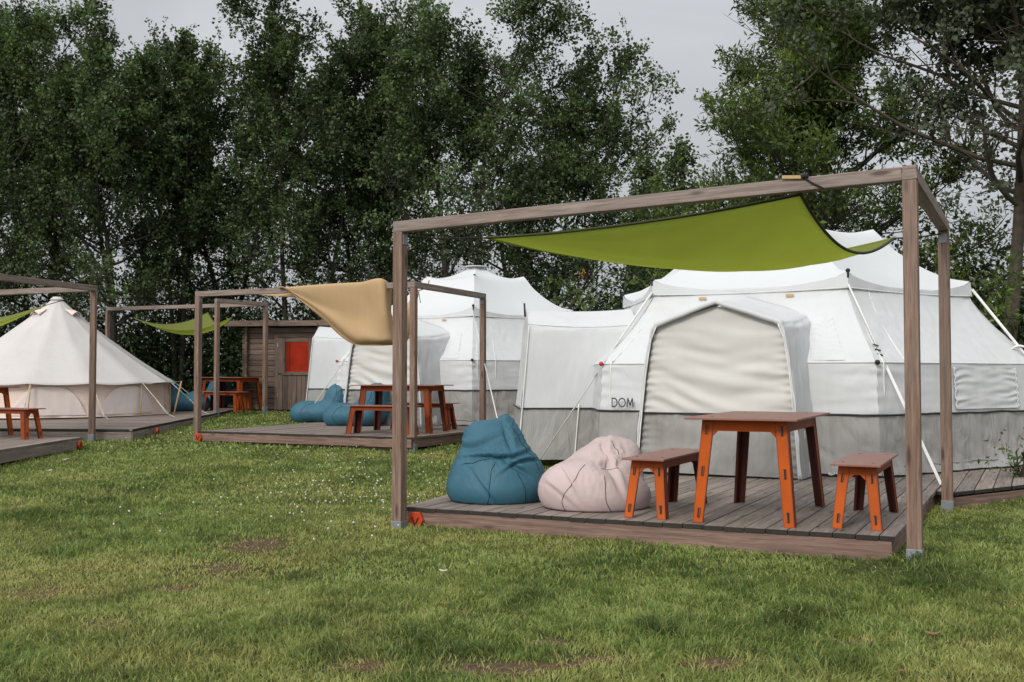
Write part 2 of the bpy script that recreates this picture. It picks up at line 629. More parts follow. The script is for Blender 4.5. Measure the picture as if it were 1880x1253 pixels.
# middle deck
TH2 = R(24.8)
U2 = Vector((math.cos(TH2), -math.sin(TH2), 0))
V2 = Vector((math.sin(TH2), math.cos(TH2), 0))
MR = G(757, 803.5, .345)
MR.z = 0
ML = MR - U2 * 4.18
mid = thing('wooden_deck', 'middle grey board deck with two teal loungers in front of the shed', 'deck', ML)
mb = MB()
decking(mb, Vector((0, 0, 0)), U2, V2, [(0, 0), (4.18, 0), (4.18, 8), (-.05, 8)], lambda x, y: .345)
decking(mb, Vector((0, 0, 0)), U2, V2, [(4.19, 2.3), (6.6, 3.2), (6.6, 8), (4.19, 8)], lambda x, y: .343)
mb.build('decking', [M['deck'], M['deck_end']], mid)
mb = MB()
mb.beam(U2 * .02 + V2 * .018 + Z3 * .25, U2 * 4.16 + V2 * .018 + Z3 * .25, .03, .125)
mb.beam(U2 * 4.145 + V2 * .05 + Z3 * .245, U2 * 4.145 + V2 * 4 + Z3 * .245, .03, .125)
mb.beam(U2 * .03 + V2 * .05 + Z3 * .245, U2 * .0 + V2 * 8 + Z3 * .245, .03, .125)
mb.beam(U2 * .1 + V2 * .12 + Z3 * .17, U2 * 4.1 + V2 * .12 + Z3 * .17, .05, .12)
mb.build('fascia', M['fascia'], mid, bevel=.004)
EXCL.append([ML + U2 * a + V2 * b for a, b in ((.02, .02), (4.16, .02), (4.16, 8), (0, 8))])
EXCL.append([ML + U2 * a + V2 * b for a, b in ((4.16, 2.3), (6.6, 3.2), (6.6, 8), (4.16, 8))])
hp = ML + U2 * .12 - V2 * .005
hexagon_sign((hp.x, hp.y, .345 - .105), U2, 'orange hexagon sign at the left corner of the middle deck')

# left deck (runs out of the frame) and the deck of the bell tent
LZ = .32
l0, l1 = G(152, 803, LZ), G(-60, 835.5, LZ)
lu = (l0 - l1)
lu.z = 0
lu.normalize()
lv = Vector((-lu.y, lu.x, 0))
l1 = l0 - lu * 4.2
l1.z = 0
ld = thing('wooden_deck', 'left grey board deck with an orange bench, cut by the picture edge', 'deck', l1)
mb = MB()
decking(mb, Vector((0, 0, 0)), lv, lu, [(0, 0), (4.0, 0), (4.0, 4.2), (0, 4.2)], lambda x, y: LZ)
mb.build('decking', [M['deck'], M['deck_end']], ld)
mb = MB()
mb.beam(lu * .02 + lv * .02 + Z3 * (LZ - .105), lu * 4.18 + lv * .02 + Z3 * (LZ - .105), .03, .14)
mb.beam(lu * 4.17 + lv * .05 + Z3 * (LZ - .105), lu * 4.17 + lv * 3.95 + Z3 * (LZ - .105), .03, .14)
mb.build('fascia', M['deck'], ld, bevel=.004)
EXCL.append([l1 + lu * a + lv * b for a, b in ((.02, .02), (4.18, .02), (4.18, 3.98), (.02, 3.98))])
hp = l1 + lu * 4.05 - lv * .005
hexagon_sign((hp.x, hp.y, LZ - .11), lu, 'orange hexagon sign at the right corner of the left deck')

bz = lambda x, y: .36 + .0135 * (y - 16.7)
bo = Vector((-14.5, 17.6, 0))
bd = thing('wooden_deck', 'long board deck under the beige bell tent', 'deck', bo)
mb = MB()
cor = [Vector((-14.5, 17.6, 0)), Vector((-6.35, 16.9, 0)), Vector((-6.65, 25.6, 0)), Vector((-14.5, 25.6, 0))]
decking(mb, Vector((0, 0, 0)), Vector((0, 1, 0)), Vector((1, 0, 0)), [((c - bo).y, (c - bo).x) for c in cor], lambda x, y: bz(x + bo.x, y + bo.y))
mb.build('decking', [M['deck'], M['deck_end']], bd)
mb = MB()
for a, b in ((cor[0], cor[1]), (cor[1], cor[2])):
    a, b = a - bo, b - bo
    ins = Vector((-.02, .03, 0))
    mb.beam(a + ins + Z3 * (bz(0, a.y + bo.y) - .12), b + ins + Z3 * (bz(0, b.y + bo.y) - .12), .03, .15)
mb.build('fascia', M['deck'], bd, bevel=.004)
EXCL.append([Vector(c) for c in cor])
hp = Vector((-6.33, 18.0, 0))
hexagon_sign((hp.x, hp.y, bz(hp.x, hp.y) - .11), Vector((-.035, 1, 0)).normalized(), 'small orange hexagon sign on the right edge of the bell tent deck', r=.07)


# ------------------------------------------------------------------ pergolas
def post(mb_w, c, z0, z1, ax, ay, s=.09):
    mb_w.box((c.x, c.y, (z0 + z1) / 2), (ax, ay, Z3), (s / 2, s / 2, (z1 - z0) / 2), grain=2)


def pergola(name, label, ux, vx, posts, beams, brackets=(), s=.09):
    """posts: (centre, ground z, top z); beams: (p0, p1) centre lines"""
    o = posts[0][0]
    base = Vector((o.x, o.y, posts[0][1]))
    t = thing(name, label, 'pergola', base, 0, 'wooden pergola frames')
    for c, z0, z1 in posts:
        m1 = MB()
        post(m1, c - base, z0 - .04 - base.z, z1 - base.z, ux, vx, s)
        po = m1.build('post', M['post'], t, bevel=.006)
        m2 = MB()
        e = s / 2 + .004
        gz_ = min(z0, float(ground_z(c.x, c.y))) - .03
        zt2 = z0 + .088
        m2.box((c.x - base.x, c.y - base.y, (gz_ + zt2) / 2 - base.z), (ux, vx, Z3), (e, e, (zt2 - gz_) / 2))
        m2.build('post_base', M['metal'], po, bevel=.003)
    for a, b in beams:
        m1 = MB()
        m1.beam(Vector(a) - base, Vector(b) - base, s - .004, s)
        m1.build('beam', M['beam'], t, bevel=.006)
    for c, nrm in brackets:
        m1 = MB()
        nrm = Vector(nrm)
        sd_ = Vector((-nrm.y, nrm.x, 0))
        c = Vector(c) - base
        m1.box(c, (sd_, nrm, Z3), (.031, .003, .04))
        m1.build('bracket', M['metal'], t)
        m2 = MB()
    return t


h = .045
pFR = FRc + U * h + V * h
pFL = FRc - U * 3.938 + U * h + V * h
pBR = Vector((3.85, 8.83, 0)) - U * h - V * h
zFR, zFL, zBR = 2.609, 2.529, 2.615
bt = .045
pergola('pergola', 'nearest tall pergola frame with a green sail tied to its front beam', U, V,
        [(pFR, .07, zFR - .09), (pFL, -.013, zFL - .09), (pBR, .09, zBR - .09)],
        [((pFL.x - U.x * h, pFL.y - U.y * h, zFL - bt), (pFR.x - U.x * h, pFR.y - U.y * h, zFR - bt - .002)),
         ((pFR.x - V.x * h, pFR.y - V.y * h, zFR - bt + .003), (pBR.x + V.x * h, pBR.y + V.y * h, zBR - bt))],
        [((pFL.x + U.x * .049, pFL.y + U.y * .049, zFL - .15), U), ((pBR.x - V.x * .049, pBR.y - V.y * .049, zBR - .155), V)])

perg = [o for o in COL.objects if o.name == 'pergola'][0]
mb = MB()
mb.beam(pFR - U * .046 + Z3 * (zFR - .068) - V * .002 - perg.location, pFR + U * .047 + Z3 * (zFR - .066) - V * .002 - perg.location, .09, .046)
mb.build('beam_tongue', M['beam'], perg, bevel=.004)
mFR = P(751.5, 700, 15.06)
mFR.z = 0
mFL = mFR - U2 * 4.15
mBR = Vector((-.44, 17.3, 0))
mz = 2.667
pergola('pergola', 'middle pergola frame with a tan cloth over its front beam', U2, V2,
        [(mFL + (U2 + V2) * h, .15, mz - .09), (mFR + (U2 + V2) * h, .155, mz - .09), (mBR - (U2 + V2) * h, .17, mz - .09)],
        [(mFL + V2 * h + Z3 * (mz - bt), mFR + V2 * h + U2 * .085 + Z3 * (mz - bt)),
         (mFR + U2 * h + Z3 * (mz - bt + .003) - V2 * .0, mBR - U2 * h + Z3 * (mz - bt + .003))],
        [(mFL + U2 * .094 + V2 * h + Z3 * (mz - .14), U2), (mBR - U2 * h - V2 * .094 + Z3 * (mz - .14), V2)])

# left pergola: its right corner post in view, two beams leave the frame
lp = P(170, 700, 16.8)
lp.z = 0
la = P(0, 507, 13.6)
lb = P(-150, 543, 17.6)
zt = P(170, 530, 16.8).z
da = (Vector((la.x, la.y, 0)) - lp).normalized()
db = (Vector((lb.x, lb.y, 0)) - lp).normalized()
ea, eb = lp + da * 4.2, lp + db * 3.2
zza = zt + (la.z - .02 - zt) * 4.2 / (Vector((la.x, la.y, 0)) - lp).length
pergola('pergola', 'left pergola frame, one post in view before the bell tent', lu, lv,
        [(lp, .2, zt - .045), (ea, .1, zza - .045), (eb, .2, zt - .045)],
        [(lp - da * .045 + Z3 * (zt + .003), ea + da * .045 + Z3 * zza), (lp - db * .03 + Z3 * (zt - .001), eb + db * .045 + Z3 * (zt - .06))],
        [(lp - lv * .049 + Z3 * (zt - .12), lv)])

# far pergola beside the shed
fB, fC, fA = P(398, 650, 22.5), P(487, 650, 23.6), P(197, 650, 25.2)
for q in (fB, fC, fA):
    q.z = 0
fz = 2.93
ub = (fC - fB).normalized()
pergola('pergola', 'far pergola frame beside the shed', ub, Vector((-ub.y, ub.x, 0)),
        [(fB, .40, fz - .045), (fC, .45, fz - .045), (fA, .46, fz - .045)],
        [(fB - ub * .045 + Z3 * (fz + .003), fC + ub * .045 + Z3 * (fz + .003)), (fA + Z3 * fz, fC + Z3 * fz)],
        [(fC - Vector((-ub.y, ub.x, 0)) * .049 + Z3 * (fz - .12), Vector((-ub.y, ub.x, 0)))])


# ------------------------------------------------------------------ shade sails
def patch(rows, nu, nv):
    """Catmull-Rom surface through rows of control points"""
    def cr(p, t):
        n = len(p) - 1
        x = min(max(t * n, 0), n - 1e-6)
        i = int(x)
        f = x - i
        a, b, c, d = p[max(i - 1, 0)], p[i], p[i + 1], p[min(i + 2, n)]
        return .5 * ((2 * b) + (c - a) * f + (2 * a - 5 * b + 4 * c - d) * f * f + (3 * b - a - 3 * c + d) * f ** 3)

    def fn(u, v):
        return cr([cr(r, u) for r in rows], v)
    return fn


def tri_sail(name, label, c, s, s0, mat, hem_mat, ties, inward=.07, hem_r=.012):
    c = [Vector(q) for q in c]
    cen = (c[0] + c[1] + c[2]) / 3
    t = thing(name, label, 'shade sail', cen, 0, 'cloth shade sails')

    def pt(b):
        p = c[0] * b[0] + c[1] * b[1] + c[2] * b[2]
        e01, e02, e12 = 4 * b[0] * b[1], 4 * b[0] * b[2], 4 * b[1] * b[2]
        z = -(e01 * s[0] + e02 * s[1] + e12 * s[2] + 27 * b[0] * b[1] * b[2] * s0)
        k = (e01 * (1 - b[2]) ** 2 + e02 * (1 - b[1]) ** 2 + e12 * (1 - b[0]) ** 2) * inward
        p = p.lerp(cen, k)
        # faint tension folds running in from the three corners
        fold = 0
        for i in range(3):
            j, kk = (i + 1) % 3, (i + 2) % 3
            d = b[j] / max(b[j] + b[kk], 1e-4)
            fold += math.sin(d * 26 + i * 2) * .012 * max(0, b[i] - .25) * (1 - b[i]) * 3
        return p - cen + Vector((0, 0, z + fold))

    n = 40
    mb = MB()
    idx = {}
    for i in range(n + 1):
        for j in range(n + 1 - i):
            idx[(i, j)] = len(mb.v)
            mb.v.append(pt((i / n, j / n, (n - i - j) / n)))
    for i in range(n):
        for j in range(n - i):
            mb.face([idx[(i, j)], idx[(i + 1, j)], idx[(i, j + 1)]], None, (1, 1, 1), 0, True)
            if j < n - i - 1:
                mb.face([idx[(i + 1, j)], idx[(i + 1, j + 1)], idx[(i, j + 1)]], None, (1, 1, 1), 0, True)
    cl_ = mb.build('cloth', mat, t, solid=.003)
    mb = MB()
    for a, b in ((0, 1), (0, 2), (1, 2)):
        pts = []
        for k in range(31):
            bb = [0, 0, 0]
            bb[a], bb[b] = 1 - k / 30, k / 30
            pts.append(pt(bb))
        r = hem_r if hem_mat is not None else .006
        mb.tube(pts, r, 5, mi=0 if (a, b) != (1, 2) else 1)
    mb.build('hem', [hem_mat or mat, mat], t)
    for a, b in ties:
        mb = MB()
        a, b = Vector(a) - cen, Vector(b) - cen
        mid_ = (a + b) / 2 - Vector((0, 0, .01))
        mb.tube([a, mid_, b], .007, 5)
        mb.build('tie_rope', M['darkrope'], t)
    return t


beam_at = lambda u: Vector((FRc.x, FRc.y, 0)) - U * u
b1 = beam_at(.66)
c1 = Vector((b1.x, b1.y, 2.50)) + V * .11
c2 = P(893, 437, 8.62)
c3 = P(1641, 438, 8.55)
sail1 = tri_sail('shade_sail', 'large green sail with dark hem under the nearest pergola beam', [c1, c2, c3], (.05, .24, .24), .10, M['sail_g'], M['hem_dark'],
         [(c2, (pFL.x + .04, pFL.y + .02, zFL - .12)), (c3, (pBR.x - .05, pBR.y - .05, zBR - .12)),
          (c1, c1 + Vector((0, 0, .125)) - V * .02), (c1 + Vector((0, 0, .125)) - V * .02, c1 + Vector((0, 0, .128)) - V * .115), (c1 + Vector((0, 0, .128)) - V * .115, c1 + Vector((.16, -.08, -.0)) - V * .118)], inward=.03)
mb = MB()
kp = c1 + Vector((0, 0, .10)) - V * .12 - sail1.location
mb.ball(kp + U * .05, .02, 8, 6, sx=1.4)
mb.beam(kp - U * .10 + Z3 * .005, kp + U * .03 - Z3 * .006, .012, .022, mi=1)
mb.build('strap', [M['darkrope'], M['tan_patch']], sail1)

# tan cloth thrown over the middle beam
def bp(px, Y, py):
    return P(px, py, Y)


def mid_beam_pt(px):
    # point above the front beam at picture column px
    best = None
    for k in range(400):
        q = mFR - U2 * (k * .0105)
        x = 940 + F * q.x / q.y
        if best is None or abs(x - px) < best[0]:
            best = (abs(x - px), q)
    return best[1]


top, = ([],)
for px in (514, 560, 610, 660, 707):
    q = mid_beam_pt(px) + V2 * .02
    top.append(Vector((q.x, q.y, mz + .012)))
front = [p - V2 * .06 - Z3 * .02 for p in top]
yb = [p.y for p in top]
r1 = front + [P(724, 590, 15.7), P(768, 533, 16.2)]
r2 = [P(519, 527, yb[0] - .1), P(575, 556, yb[1] - .08), P(632, 572, yb[2] - .10), P(676, 575, yb[3] - .10), P(709, 576, yb[4] - .08), P(733, 604, 15.65), P(768.5, 534, 16.2)]
r3 = [P(522, 529, yb[0] - .1), P(581, 572, yb[1] - .06), P(636, 613, yb[2] - .12), P(677, 622, yb[3] - .15), P(714, 620, yb[4] - .02), P(742, 622, 15.65), P(769, 535, 16.2)]
r4 = [P(524, 530, yb[0] - .08), P(588, 582, yb[1] + .05), P(640, 627, yb[2]), P(678, 634, yb[3] - .02), P(716, 633, yb[4] + .12), P(746, 628, 15.8), P(769, 536, 16.2)]
r0 = [p + V2 * .10 - Z3 * .015 for p in top] + [P(722, 582, 15.8), P(768, 532, 16.2)]
tcen = P(640, 580, 15.5)
ts = thing('shade_sail', 'tan cloth sail thrown over the front beam of the middle pergola', 'shade sail', tcen, 0, 'cloth shade sails')
rows = [[q - tcen for q in r] for r in (r0, r1, r2, r3, r4)]
fn0 = patch(rows, 0, 0)
def tan_fn(u, v):
    p = fn0(u, v)
    a = max(0, v - .3)
    return p + Vector((0, -1, 0)) * (math.sin(u * 24 + v * 13) * .012 + math.sin(u * 9 - v * 21) * .03 + .06 * nz(u * 6 - v * 5, v * 3)) * a
mb = MB()
mb.grid(tan_fn, 90, 48)
mb.build('cloth', M['sail_t'], ts, solid=.003)
mb = MB()
mb.tube([tan_fn(k / 60, 1.0) for k in range(61)], .009, 5)
mb.tube([tan_fn(0, k / 30) for k in range(31)], .009, 5)
mb.build('hem', M['hem_tan'], ts)
mb = MB()
bk = P(786, 524, 15.95) - tcen
mb.tube([fn0(1, .5), (fn0(1, .5) + bk) / 2 - Z3 * .02, bk], .008, 5)
mb.tube([fn0(1, .5), fn0(1, .5) + Vector((.03, 0, -.2))], .006, 5)
mb.tube([bk + Vector((.02, -.06, .07)), bk + Vector((0, -.07, -.07))], .008, 5)
mb.build('tie_rope', M['darkrope'], ts)
# the far corner of the cloth seen under the beam
mb = MB()
e0, e1 = P(470, 540, 16.6), P(540, 546, 16.1)
rws = [[P(470, 540, 16.8) - tcen, P(505, 536, 16.5) - tcen, P(545, 534, 16.2) - tcen], [P(470, 541, 16.8) - tcen, P(505, 544, 16.45) - tcen, P(545, 547, 16.1) - tcen]]
mb.grid(patch(rws, 0, 0), 12, 6)
mb.build('cloth_corner', M['sail_t'], ts, solid=.003)

tri_sail('shade_sail', 'pale green sail beside the bell tent top', [P(90, 559, 16.2), P(-90, 618, 14.6), P(-60, 592, 17.2)], (.05, .04, .10), .06, M['sail_g'], None,
         [(P(90, 559, 16.2), P(165, 536, 16.7))], inward=.05)
tri_sail('shade_sail', 'small green sail under the far pergola behind the bell tent', [P(382, 573, 24.2), P(246, 584, 23.5), P(428, 582, 22.9)], (.22, .25, .30), .10, M['sail_g'], M['hem_dark'],
         [(P(428, 582, 22.9), P(484, 570, 24.3))], inward=.03, hem_r=.008)

# ------------------------------------------------------------------ dome tents (local x = along the porch side, y = away)
HS = math.cos(R(30))
RE, RS, RB, RR = 2.32, 3.10, 3.14, 1.18
ZE, ZS, ZL, ZR, ZA = 2.19, 1.20, .645, 2.93, 3.20


def hexpt(k, f, r):
    """point between hexagon corners k and k+1 (corner k at 60k degrees)"""
    a = Vector((math.cos(R(60 * k)), math.sin(R(60 * k)), 0))
    b = Vector((math.cos(R(60 * k + 60)), math.sin(R(60 * k + 60)), 0))
    return (a * (1 - f) + b * f) * r


def lerp(a, b, t):
    return a + (b - a) * t


def build_tent(t):
    # roof: crown from the vent to the ring of poles, then a concave sweep to the eaves
    mb = MB()
    for k in range(6):
        def roof(f, v, k=k):
            if v < .35:
                q = v / .35
                r = lerp(.16, RR, q)
                z = lerp(ZA, ZR, 1 - (1 - q) ** 2.2)
                sag = .05 * math.sin(math.pi * f) * q
            else:
                q = (v - .35) / .65
                r = lerp(RR, RE, q)
                z = lerp(ZR, ZE, q) - .13 * math.sin(math.pi * q) * (1 - .3 * q)
                sag = (.05 + .06 * q) * math.sin(math.pi * f)
            cr_ = (abs(2 * f - 1)) ** 9 * .05 * max(0, 1 - abs(v - .35) * 10)    # little peaks at the pole tips
            cr_ += (abs(2 * f - 1)) ** 10 * .05 * max(0, 1 - abs(v - 1) * 7)
            p = hexpt(k, f, r * (1 - .012 * math.sin(math.pi * f)))
            p.z = z - sag + cr_
            return p
        mb.grid(roof, 20, 26)
    roof_o = mb.build('roof', M['canvas_roof'], t)
    # valance
    mb = MB()
    for k in range(6):
        def val(f, v, k=k):
            p = hexpt(k, f, (RE + .012) * (1 - .012 * math.sin(math.pi * f)))
            p *= 1 + .004 * math.sin(f * 40) * v
            top_ = ZE - .11 * math.sin(math.pi * f) * 1.0 + .05 * (abs(2 * f - 1)) ** 10
            bot = ZE - .135 - .018 * math.sin(math.pi * f) + .01 * (abs(2 * f - 1)) ** 6
            p.z = lerp(top_ - .0, min(bot, top_ - .03), v)
            return p
        mb.grid(val, 24, 3)
    mb.build('valance', M['canvas_roof'], roof_o)
    mb = MB()
    for k in range(6):
        mb.tube([hexpt(k, i / 20, (RE + .016) * (1 - .012 * math.sin(math.pi * i / 20))) + Vector((0, 0, ZE - .135 - .018 * math.sin(math.pi * i / 20))) for i in range(21)], .009, 5)
    mb.build('eave_hem', M['canvas'], roof_o)
    # vent cap
    mb = MB()
    mb.tube([(0, 0, ZA - .03), (0, 0, ZA + .028)], .13, 16)
    mb.tube([(0, 0, ZA + .03), (0, 0, ZA + .04), (0, 0, ZA + .05)], [.26, .27, .24], 24)
    mb.build('vent_cap', M['canvas_roof'], roof_o)
    # walls: a concave sweep from eave to shoulder, then down to the piping
    for k in range(6):
        mb = MB()

        def wall(f, v, k=k):
            if v < .6:
                q = v / .6
                z = lerp(ZE - .09, ZS, q)
                r = lerp(RE - .03, RS, q ** 1.35)
                inn = .035 * math.sin(math.pi * f) * math.sin(math.pi * q)
            else:
                q = (v - .6) / .4
                z = lerp(ZS, ZL, q)
                r = lerp(RS, RB, q)
                inn = .004 * math.sin(math.pi * f)
            wr = .010 * nz(f * 5, v * 9, k) + .005 * nz(f * 14, v * 22, k + 9)
            edge = min(f, 1 - f)
            wr += .007 * math.sin(v * 60 + 3 * nz(v * 4, k)) * math.exp(-edge * 24) * (1 if v > .35 else .3)
            dx_, dz_ = edge * RS, z - ZS
            d_ = math.hypot(dx_, dz_)
            wr += .010 * math.sin(math.atan2(dz_, dx_ + .02) * 11 + k) * math.exp(-d_ / .32) * min(1, d_ * 14)
            dz2 = z - (ZE - .1)
            d2 = math.hypot(dx_, dz2)
            wr += .008 * math.sin(math.atan2(dz2, dx_ + .02) * 12 + k * 2) * math.exp(-d2 / .4) * min(1, d2 * 10)
            p = hexpt(k, f, r - inn + wr)
            p.z = z
            return p
        mb.grid(wall, 60, 66)
        mb.build('wall_panel', M['canvas'], t)
    # seam tapes down the walls
    for k in range(6):
        mb = MB()
        for off in ((.035,) if k == 4 else (.035, .16)):
            pts_ = []
            for i in range(25):
                q = i / 24
                z = lerp(ZE - .12, ZS, q)
                r = lerp(RE - .02, RS + .008, q ** 1.35)
                p = hexpt(k, off, r - .035 * math.sin(math.pi * off) * math.sin(math.pi * q))
                p.z = z
                pts_.append(p)
            for i in range(1, 9):
                p = hexpt(k, off, lerp(RS, RB, i / 8) + .008)
                p.z = lerp(ZS, .03, i / 8)
                pts_.append(p)
            mb.tube(pts_, .009, 4)
        pts_ = [hexpt(k, i / 24, RS + .004 - .0 * math.sin(math.pi * i / 24)) + Vector((0, 0, ZS)) for i in range(25)]
        mb.tube(pts_, .006, 4)
        mb.build('seam_tape', M['tape'], t)
    mb = MB()
    for k in range(6):
        def sk(f, v, k=k):
            fold = nz(f * 9 + k * 7 + v * 1.6, v * 1.1) * .06 + (abs(nz(f * 17 + k * 3 - v * 3, v * 1.6)) - .15) * .085 + nz(f * 44 + v * 4, v * 4, k) * .016
            r = lerp(RB, RB + .05, v) + fold * (.25 + .75 * v) * min(1, min(f, 1 - f) * 12 + .3)
            if v > .86:
                r += .035 * (v - .86) / .14
            p = hexpt(k, f, r)
            p.z = lerp(ZL, .012, v) + (.008 * nz(f * 9, k) + .008) * v
            return p
        mb.grid(sk, 60, 22)
    sk_o = mb.build('skirt', M['skirt'], t)
    mb = MB()
    for k in range(6):
        mb.tube([hexpt(k, i / 20, RB + .012 + .02 * nz(i * .6, k)) + Vector((0, 0, ZL + .012 * nz(i * .4, k + 4))) for i in range(21)], .011, 5)
    mb.build('piping', M['piping'], sk_o)
    mb = MB()
    for k in range(6):
        mb.tube([hexpt(k, i / 30, RB + .058 + .02 * nz(i * .5, k)) + Vector((0, 0, .105 + .02 * nz(i * .35, k + 4))) for i in range(31)], .006, 4)
    mb.build('hem', M['skirt'], sk_o)
    # window flap on the facet right of the porch (corners 300..360 deg -> k = 5)
    mb = MB()

    def flap(f, v):
        ff = lerp(.42, .80, f)
        z = lerp(ZS - .05, ZL + .04, v)
        r = lerp(RS, RB, v * .9) + .022 + .009 * math.sin(v * 34 + f * 5 + 5 * nz(f * 3, v * 3)) * (abs(2 * f - 1) ** 2.2 + .06) + .012 * nz(f * 4, v * 7)
        p = hexpt(5, ff, r)
        p.z = z
        return p
    mb.grid(flap, 40, 40)
    for e in (0, 1):
        mb.tube([flap(e, i / 20) * 1.003 for i in range(21)], .010, 4)
    mb.build('window_flap', M['canvas'], t)
    # wrinkled storm flap between porch and corner, upper wall
    mb = MB()

    def flap2(f, v):
        ff = lerp(.79, .90, f)
        q = lerp(.42, .97, v)
        z = lerp(ZE - .09, ZS, q)
        r = lerp(RE - .03, RS, q ** 1.35) + .012 + .007 * math.sin(v * 48 + 7 * nz(f * 2, v * 3)) * (.3 + .7 * abs(2 * f - 1)) + .008 * nz(f * 3, v * 14) - .035 * math.sin(math.pi * ff) * math.sin(math.pi * q)
        p = hexpt(4, ff, r)
        p.z = z
        return p
    mb.grid(flap2, 16, 60)
    mb.build('side_flap', M['canvas'], t)
    # porch
    half_ = [(0.9, 0), (0.875, 0.35), (0.845, 0.7), (0.8, 1.1), (0.755, 1.4), (0.715, 1.575), (0.68, 1.63), (0.34, 1.75)]
    out_f = [(-a, b) for a, b in half_] + [(0, 1.865)] + half_[::-1]
    VF, VB = -3.29, -2.1

    def outline(s_):
        n = len(out_f) - 1
        x = min(s_ * n, n - 1e-6)
        i = int(x)
        f = x - i
        return lerp(out_f[i][0], out_f[i + 1][0], f), lerp(out_f[i][1], out_f[i + 1][1], f)

    def shell(s_, d):
        x, z = outline(s_)
        k = 1 + .10 * d
        y = lerp(VF, VB, d)
        wr = .012 * nz(s_ * 18, d * 5, 2) + .006 * nz(s_ * 40, d * 9)
        lean = -.0
        fl = .10 * (1 - z / 1.85) * (1 - d)
        return Vector((x * k * (1 + wr), y - fl * .6, z * (1 + .075 * d) + .03 * math.sin(math.pi * d) * (-1 if z > 1.55 else 0) + wr * .5))
    mb = MB()
    mb.grid(lambda a, b: shell(a, b), 96, 24, flip=True)
    po = mb.build('porch', M['canvas'], t, solid=.004)
    mb = MB()
    mb.grid(lambda a, b: (lambda p: Vector((p.x * (1 - .0 * b) * (1.004 + .004 * math.sin(a * 90)), p.y - .012, p.z * 1.004 + .004)) * 1.0 if b < .5 else
            (lambda p: Vector((p.x * .98 + .005 * nz(a * 20, 3), p.y - .006, p.z - .04 * min(1, max(0, (p.z - 1.2) / .4)) + .006 * nz(a * 25, 1))))(p))(shell(a, 0)), 96, 1, flip=False)
    mb.build('hood_edge', M['canvas_roof'], po, solid=.006)
    # grey lower band of the porch sides with its dark piping
    for sgn in (-1, 1):
        mb = MB()
        def band(f, v, sgn=sgn):
            z = lerp(ZL, .01, v)
            s_ = None
            x = lerp(.853, .90, v)
            d = f * .5
            wr = .014 * nz(f * 9 + sgn, v * 2)
            fl = .10 * (1 - z / 1.85) * (1 - d)
            return Vector((sgn * (x * (1 + .10 * d) + .010 + wr * .6), lerp(VF, VB, d) - fl * .6 - .004, z))
        mb.grid(band, 24, 14, flip=(sgn < 0))
        mb.build('porch_skirt', M['skirt'], po)
    # door sheet with draped folds
    mb = MB()

    def door(f, v):
        zt_ = lerp(1.60, 0.0, v)
        half = np.interp(zt_, [0, .35, .7, 1.1, 1.45, 1.6], [.87, .845, .815, .775, .72, .66])
        x = (2 * f - 1) * half
        z = zt_
        if v < .25:
            z += (1 - v / .25) * .20 * (1 - abs(2 * f - 1) ** 1.2)
        fl = .10 * (1 - z / 1.85)
        sag = .16 * (1 - (2 * f - 1) ** 2)
        q = z + sag * (.6 + .4 * math.sin(z * 3))
        env = math.exp(-((z - 1.0) / .48) ** 2)
        y = VF - fl * .6 + .055
        q += x * .10
        am = .55 + .9 * nz(x * 1.6 + 3, z * 2.2)
        y += .72 * env * (.021 * am * math.sin(q * 20 + 2.4 * nz(x * 1.6, z * 1.4)) + .013 * (1.2 - am) * math.sin(q * 39 + x * 3 + 3 * nz(x * 2, z * 2)) + .016 * nz(x * 3, q * 13))
        y += (1 - env) * .016 * nz(x * 3, q * 5, 4)
        y += .010 * math.sin(z * 75 + 2 * nz(z * 5, 1)) * math.exp(-(1 - abs(2 * f - 1)) * 11)
        if z < ZL:
            y += .02 * nz(x * 6, z * 1.5, 7) + .012 * nz(x * 15, z * 2, 3)
        return Vector((x, y, z + .004))
    nd = 120
    mb.grid(door, 80, nd)
    w_ = 81
    for fi in range(len(mb.f)):
        cz = sum(mb.v[i].z for i in mb.f[fi]) / 4
        mb.mi[fi] = 1 if cz < ZL else 0
    dr = mb.build('door', [M['canvas_door'], M['skirt']], po)
    mb = MB()
    vs = 1 - ZL / 1.6
    mb.tube([door(i / 40, vs) + Vector((0, -.012, 0)) for i in range(41)], .010, 5)
    mb.build('piping', M['piping'], dr)
    for sgn in (-1, 1):
        mb = MB()
        mb.tube([Vector((sgn * (np.interp(z, [0, .35, .7, 1.1, 1.45, 1.6], [.87, .845, .815, .775, .72, .66]) + .004), VF - .06 * (1 - z / 1.85) - .004 + .006 * nz(z * 9, sgn), z)) for z in [i * .05 for i in range(33)]], .009, 5)
        mb.build('zip', M['tape'], dr)
    # annex on the left facet
    an = Vector((math.cos(R(210)), math.sin(R(210)), 0))
    at_ = Vector((-an.y, an.x, 0))        # towards the porch side
    if at_.y > 0:
        at_ = -at_
    sec = [(.80, 0), (.785, .35), (.77, ZL), (.74, 1.2), (.705, 1.66), (.68, 1.71), (.35, 1.84), (0, 1.96), (-.35, 1.84), (-.68, 1.71), (-.705, 1.66), (-.74, 1.2), (-.77, ZL), (-.80, 0)]

    def asec(s_):
        n = len(sec) - 1
        x = min(s_ * n, n - 1e-6)
        i = int(x)
        f = x - i
        return lerp(sec[i][0], sec[i + 1][0], f), lerp(sec[i][1], sec[i + 1][1], f)

    def ann(s_, d):
        a, z = asec(s_)
        out_n = lerp(3.66, 3.50, min(1, z / 1.9))
        n_ = lerp(out_n, 2.1, d)
        wr = .014 * nz(s_ * 12, d * 4, 5) + .006 * nz(s_ * 30, d * 12)
        if z < ZL:
            wr += (ZL - z) / ZL * .035 * nz(d * 12, z * 2, 8)
        return an * n_ + at_ * (a * (1 + wr)) + Vector((0, 0, z - .035 * math.sin(math.pi * d) * (z > 1.65)))
    mb = MB()
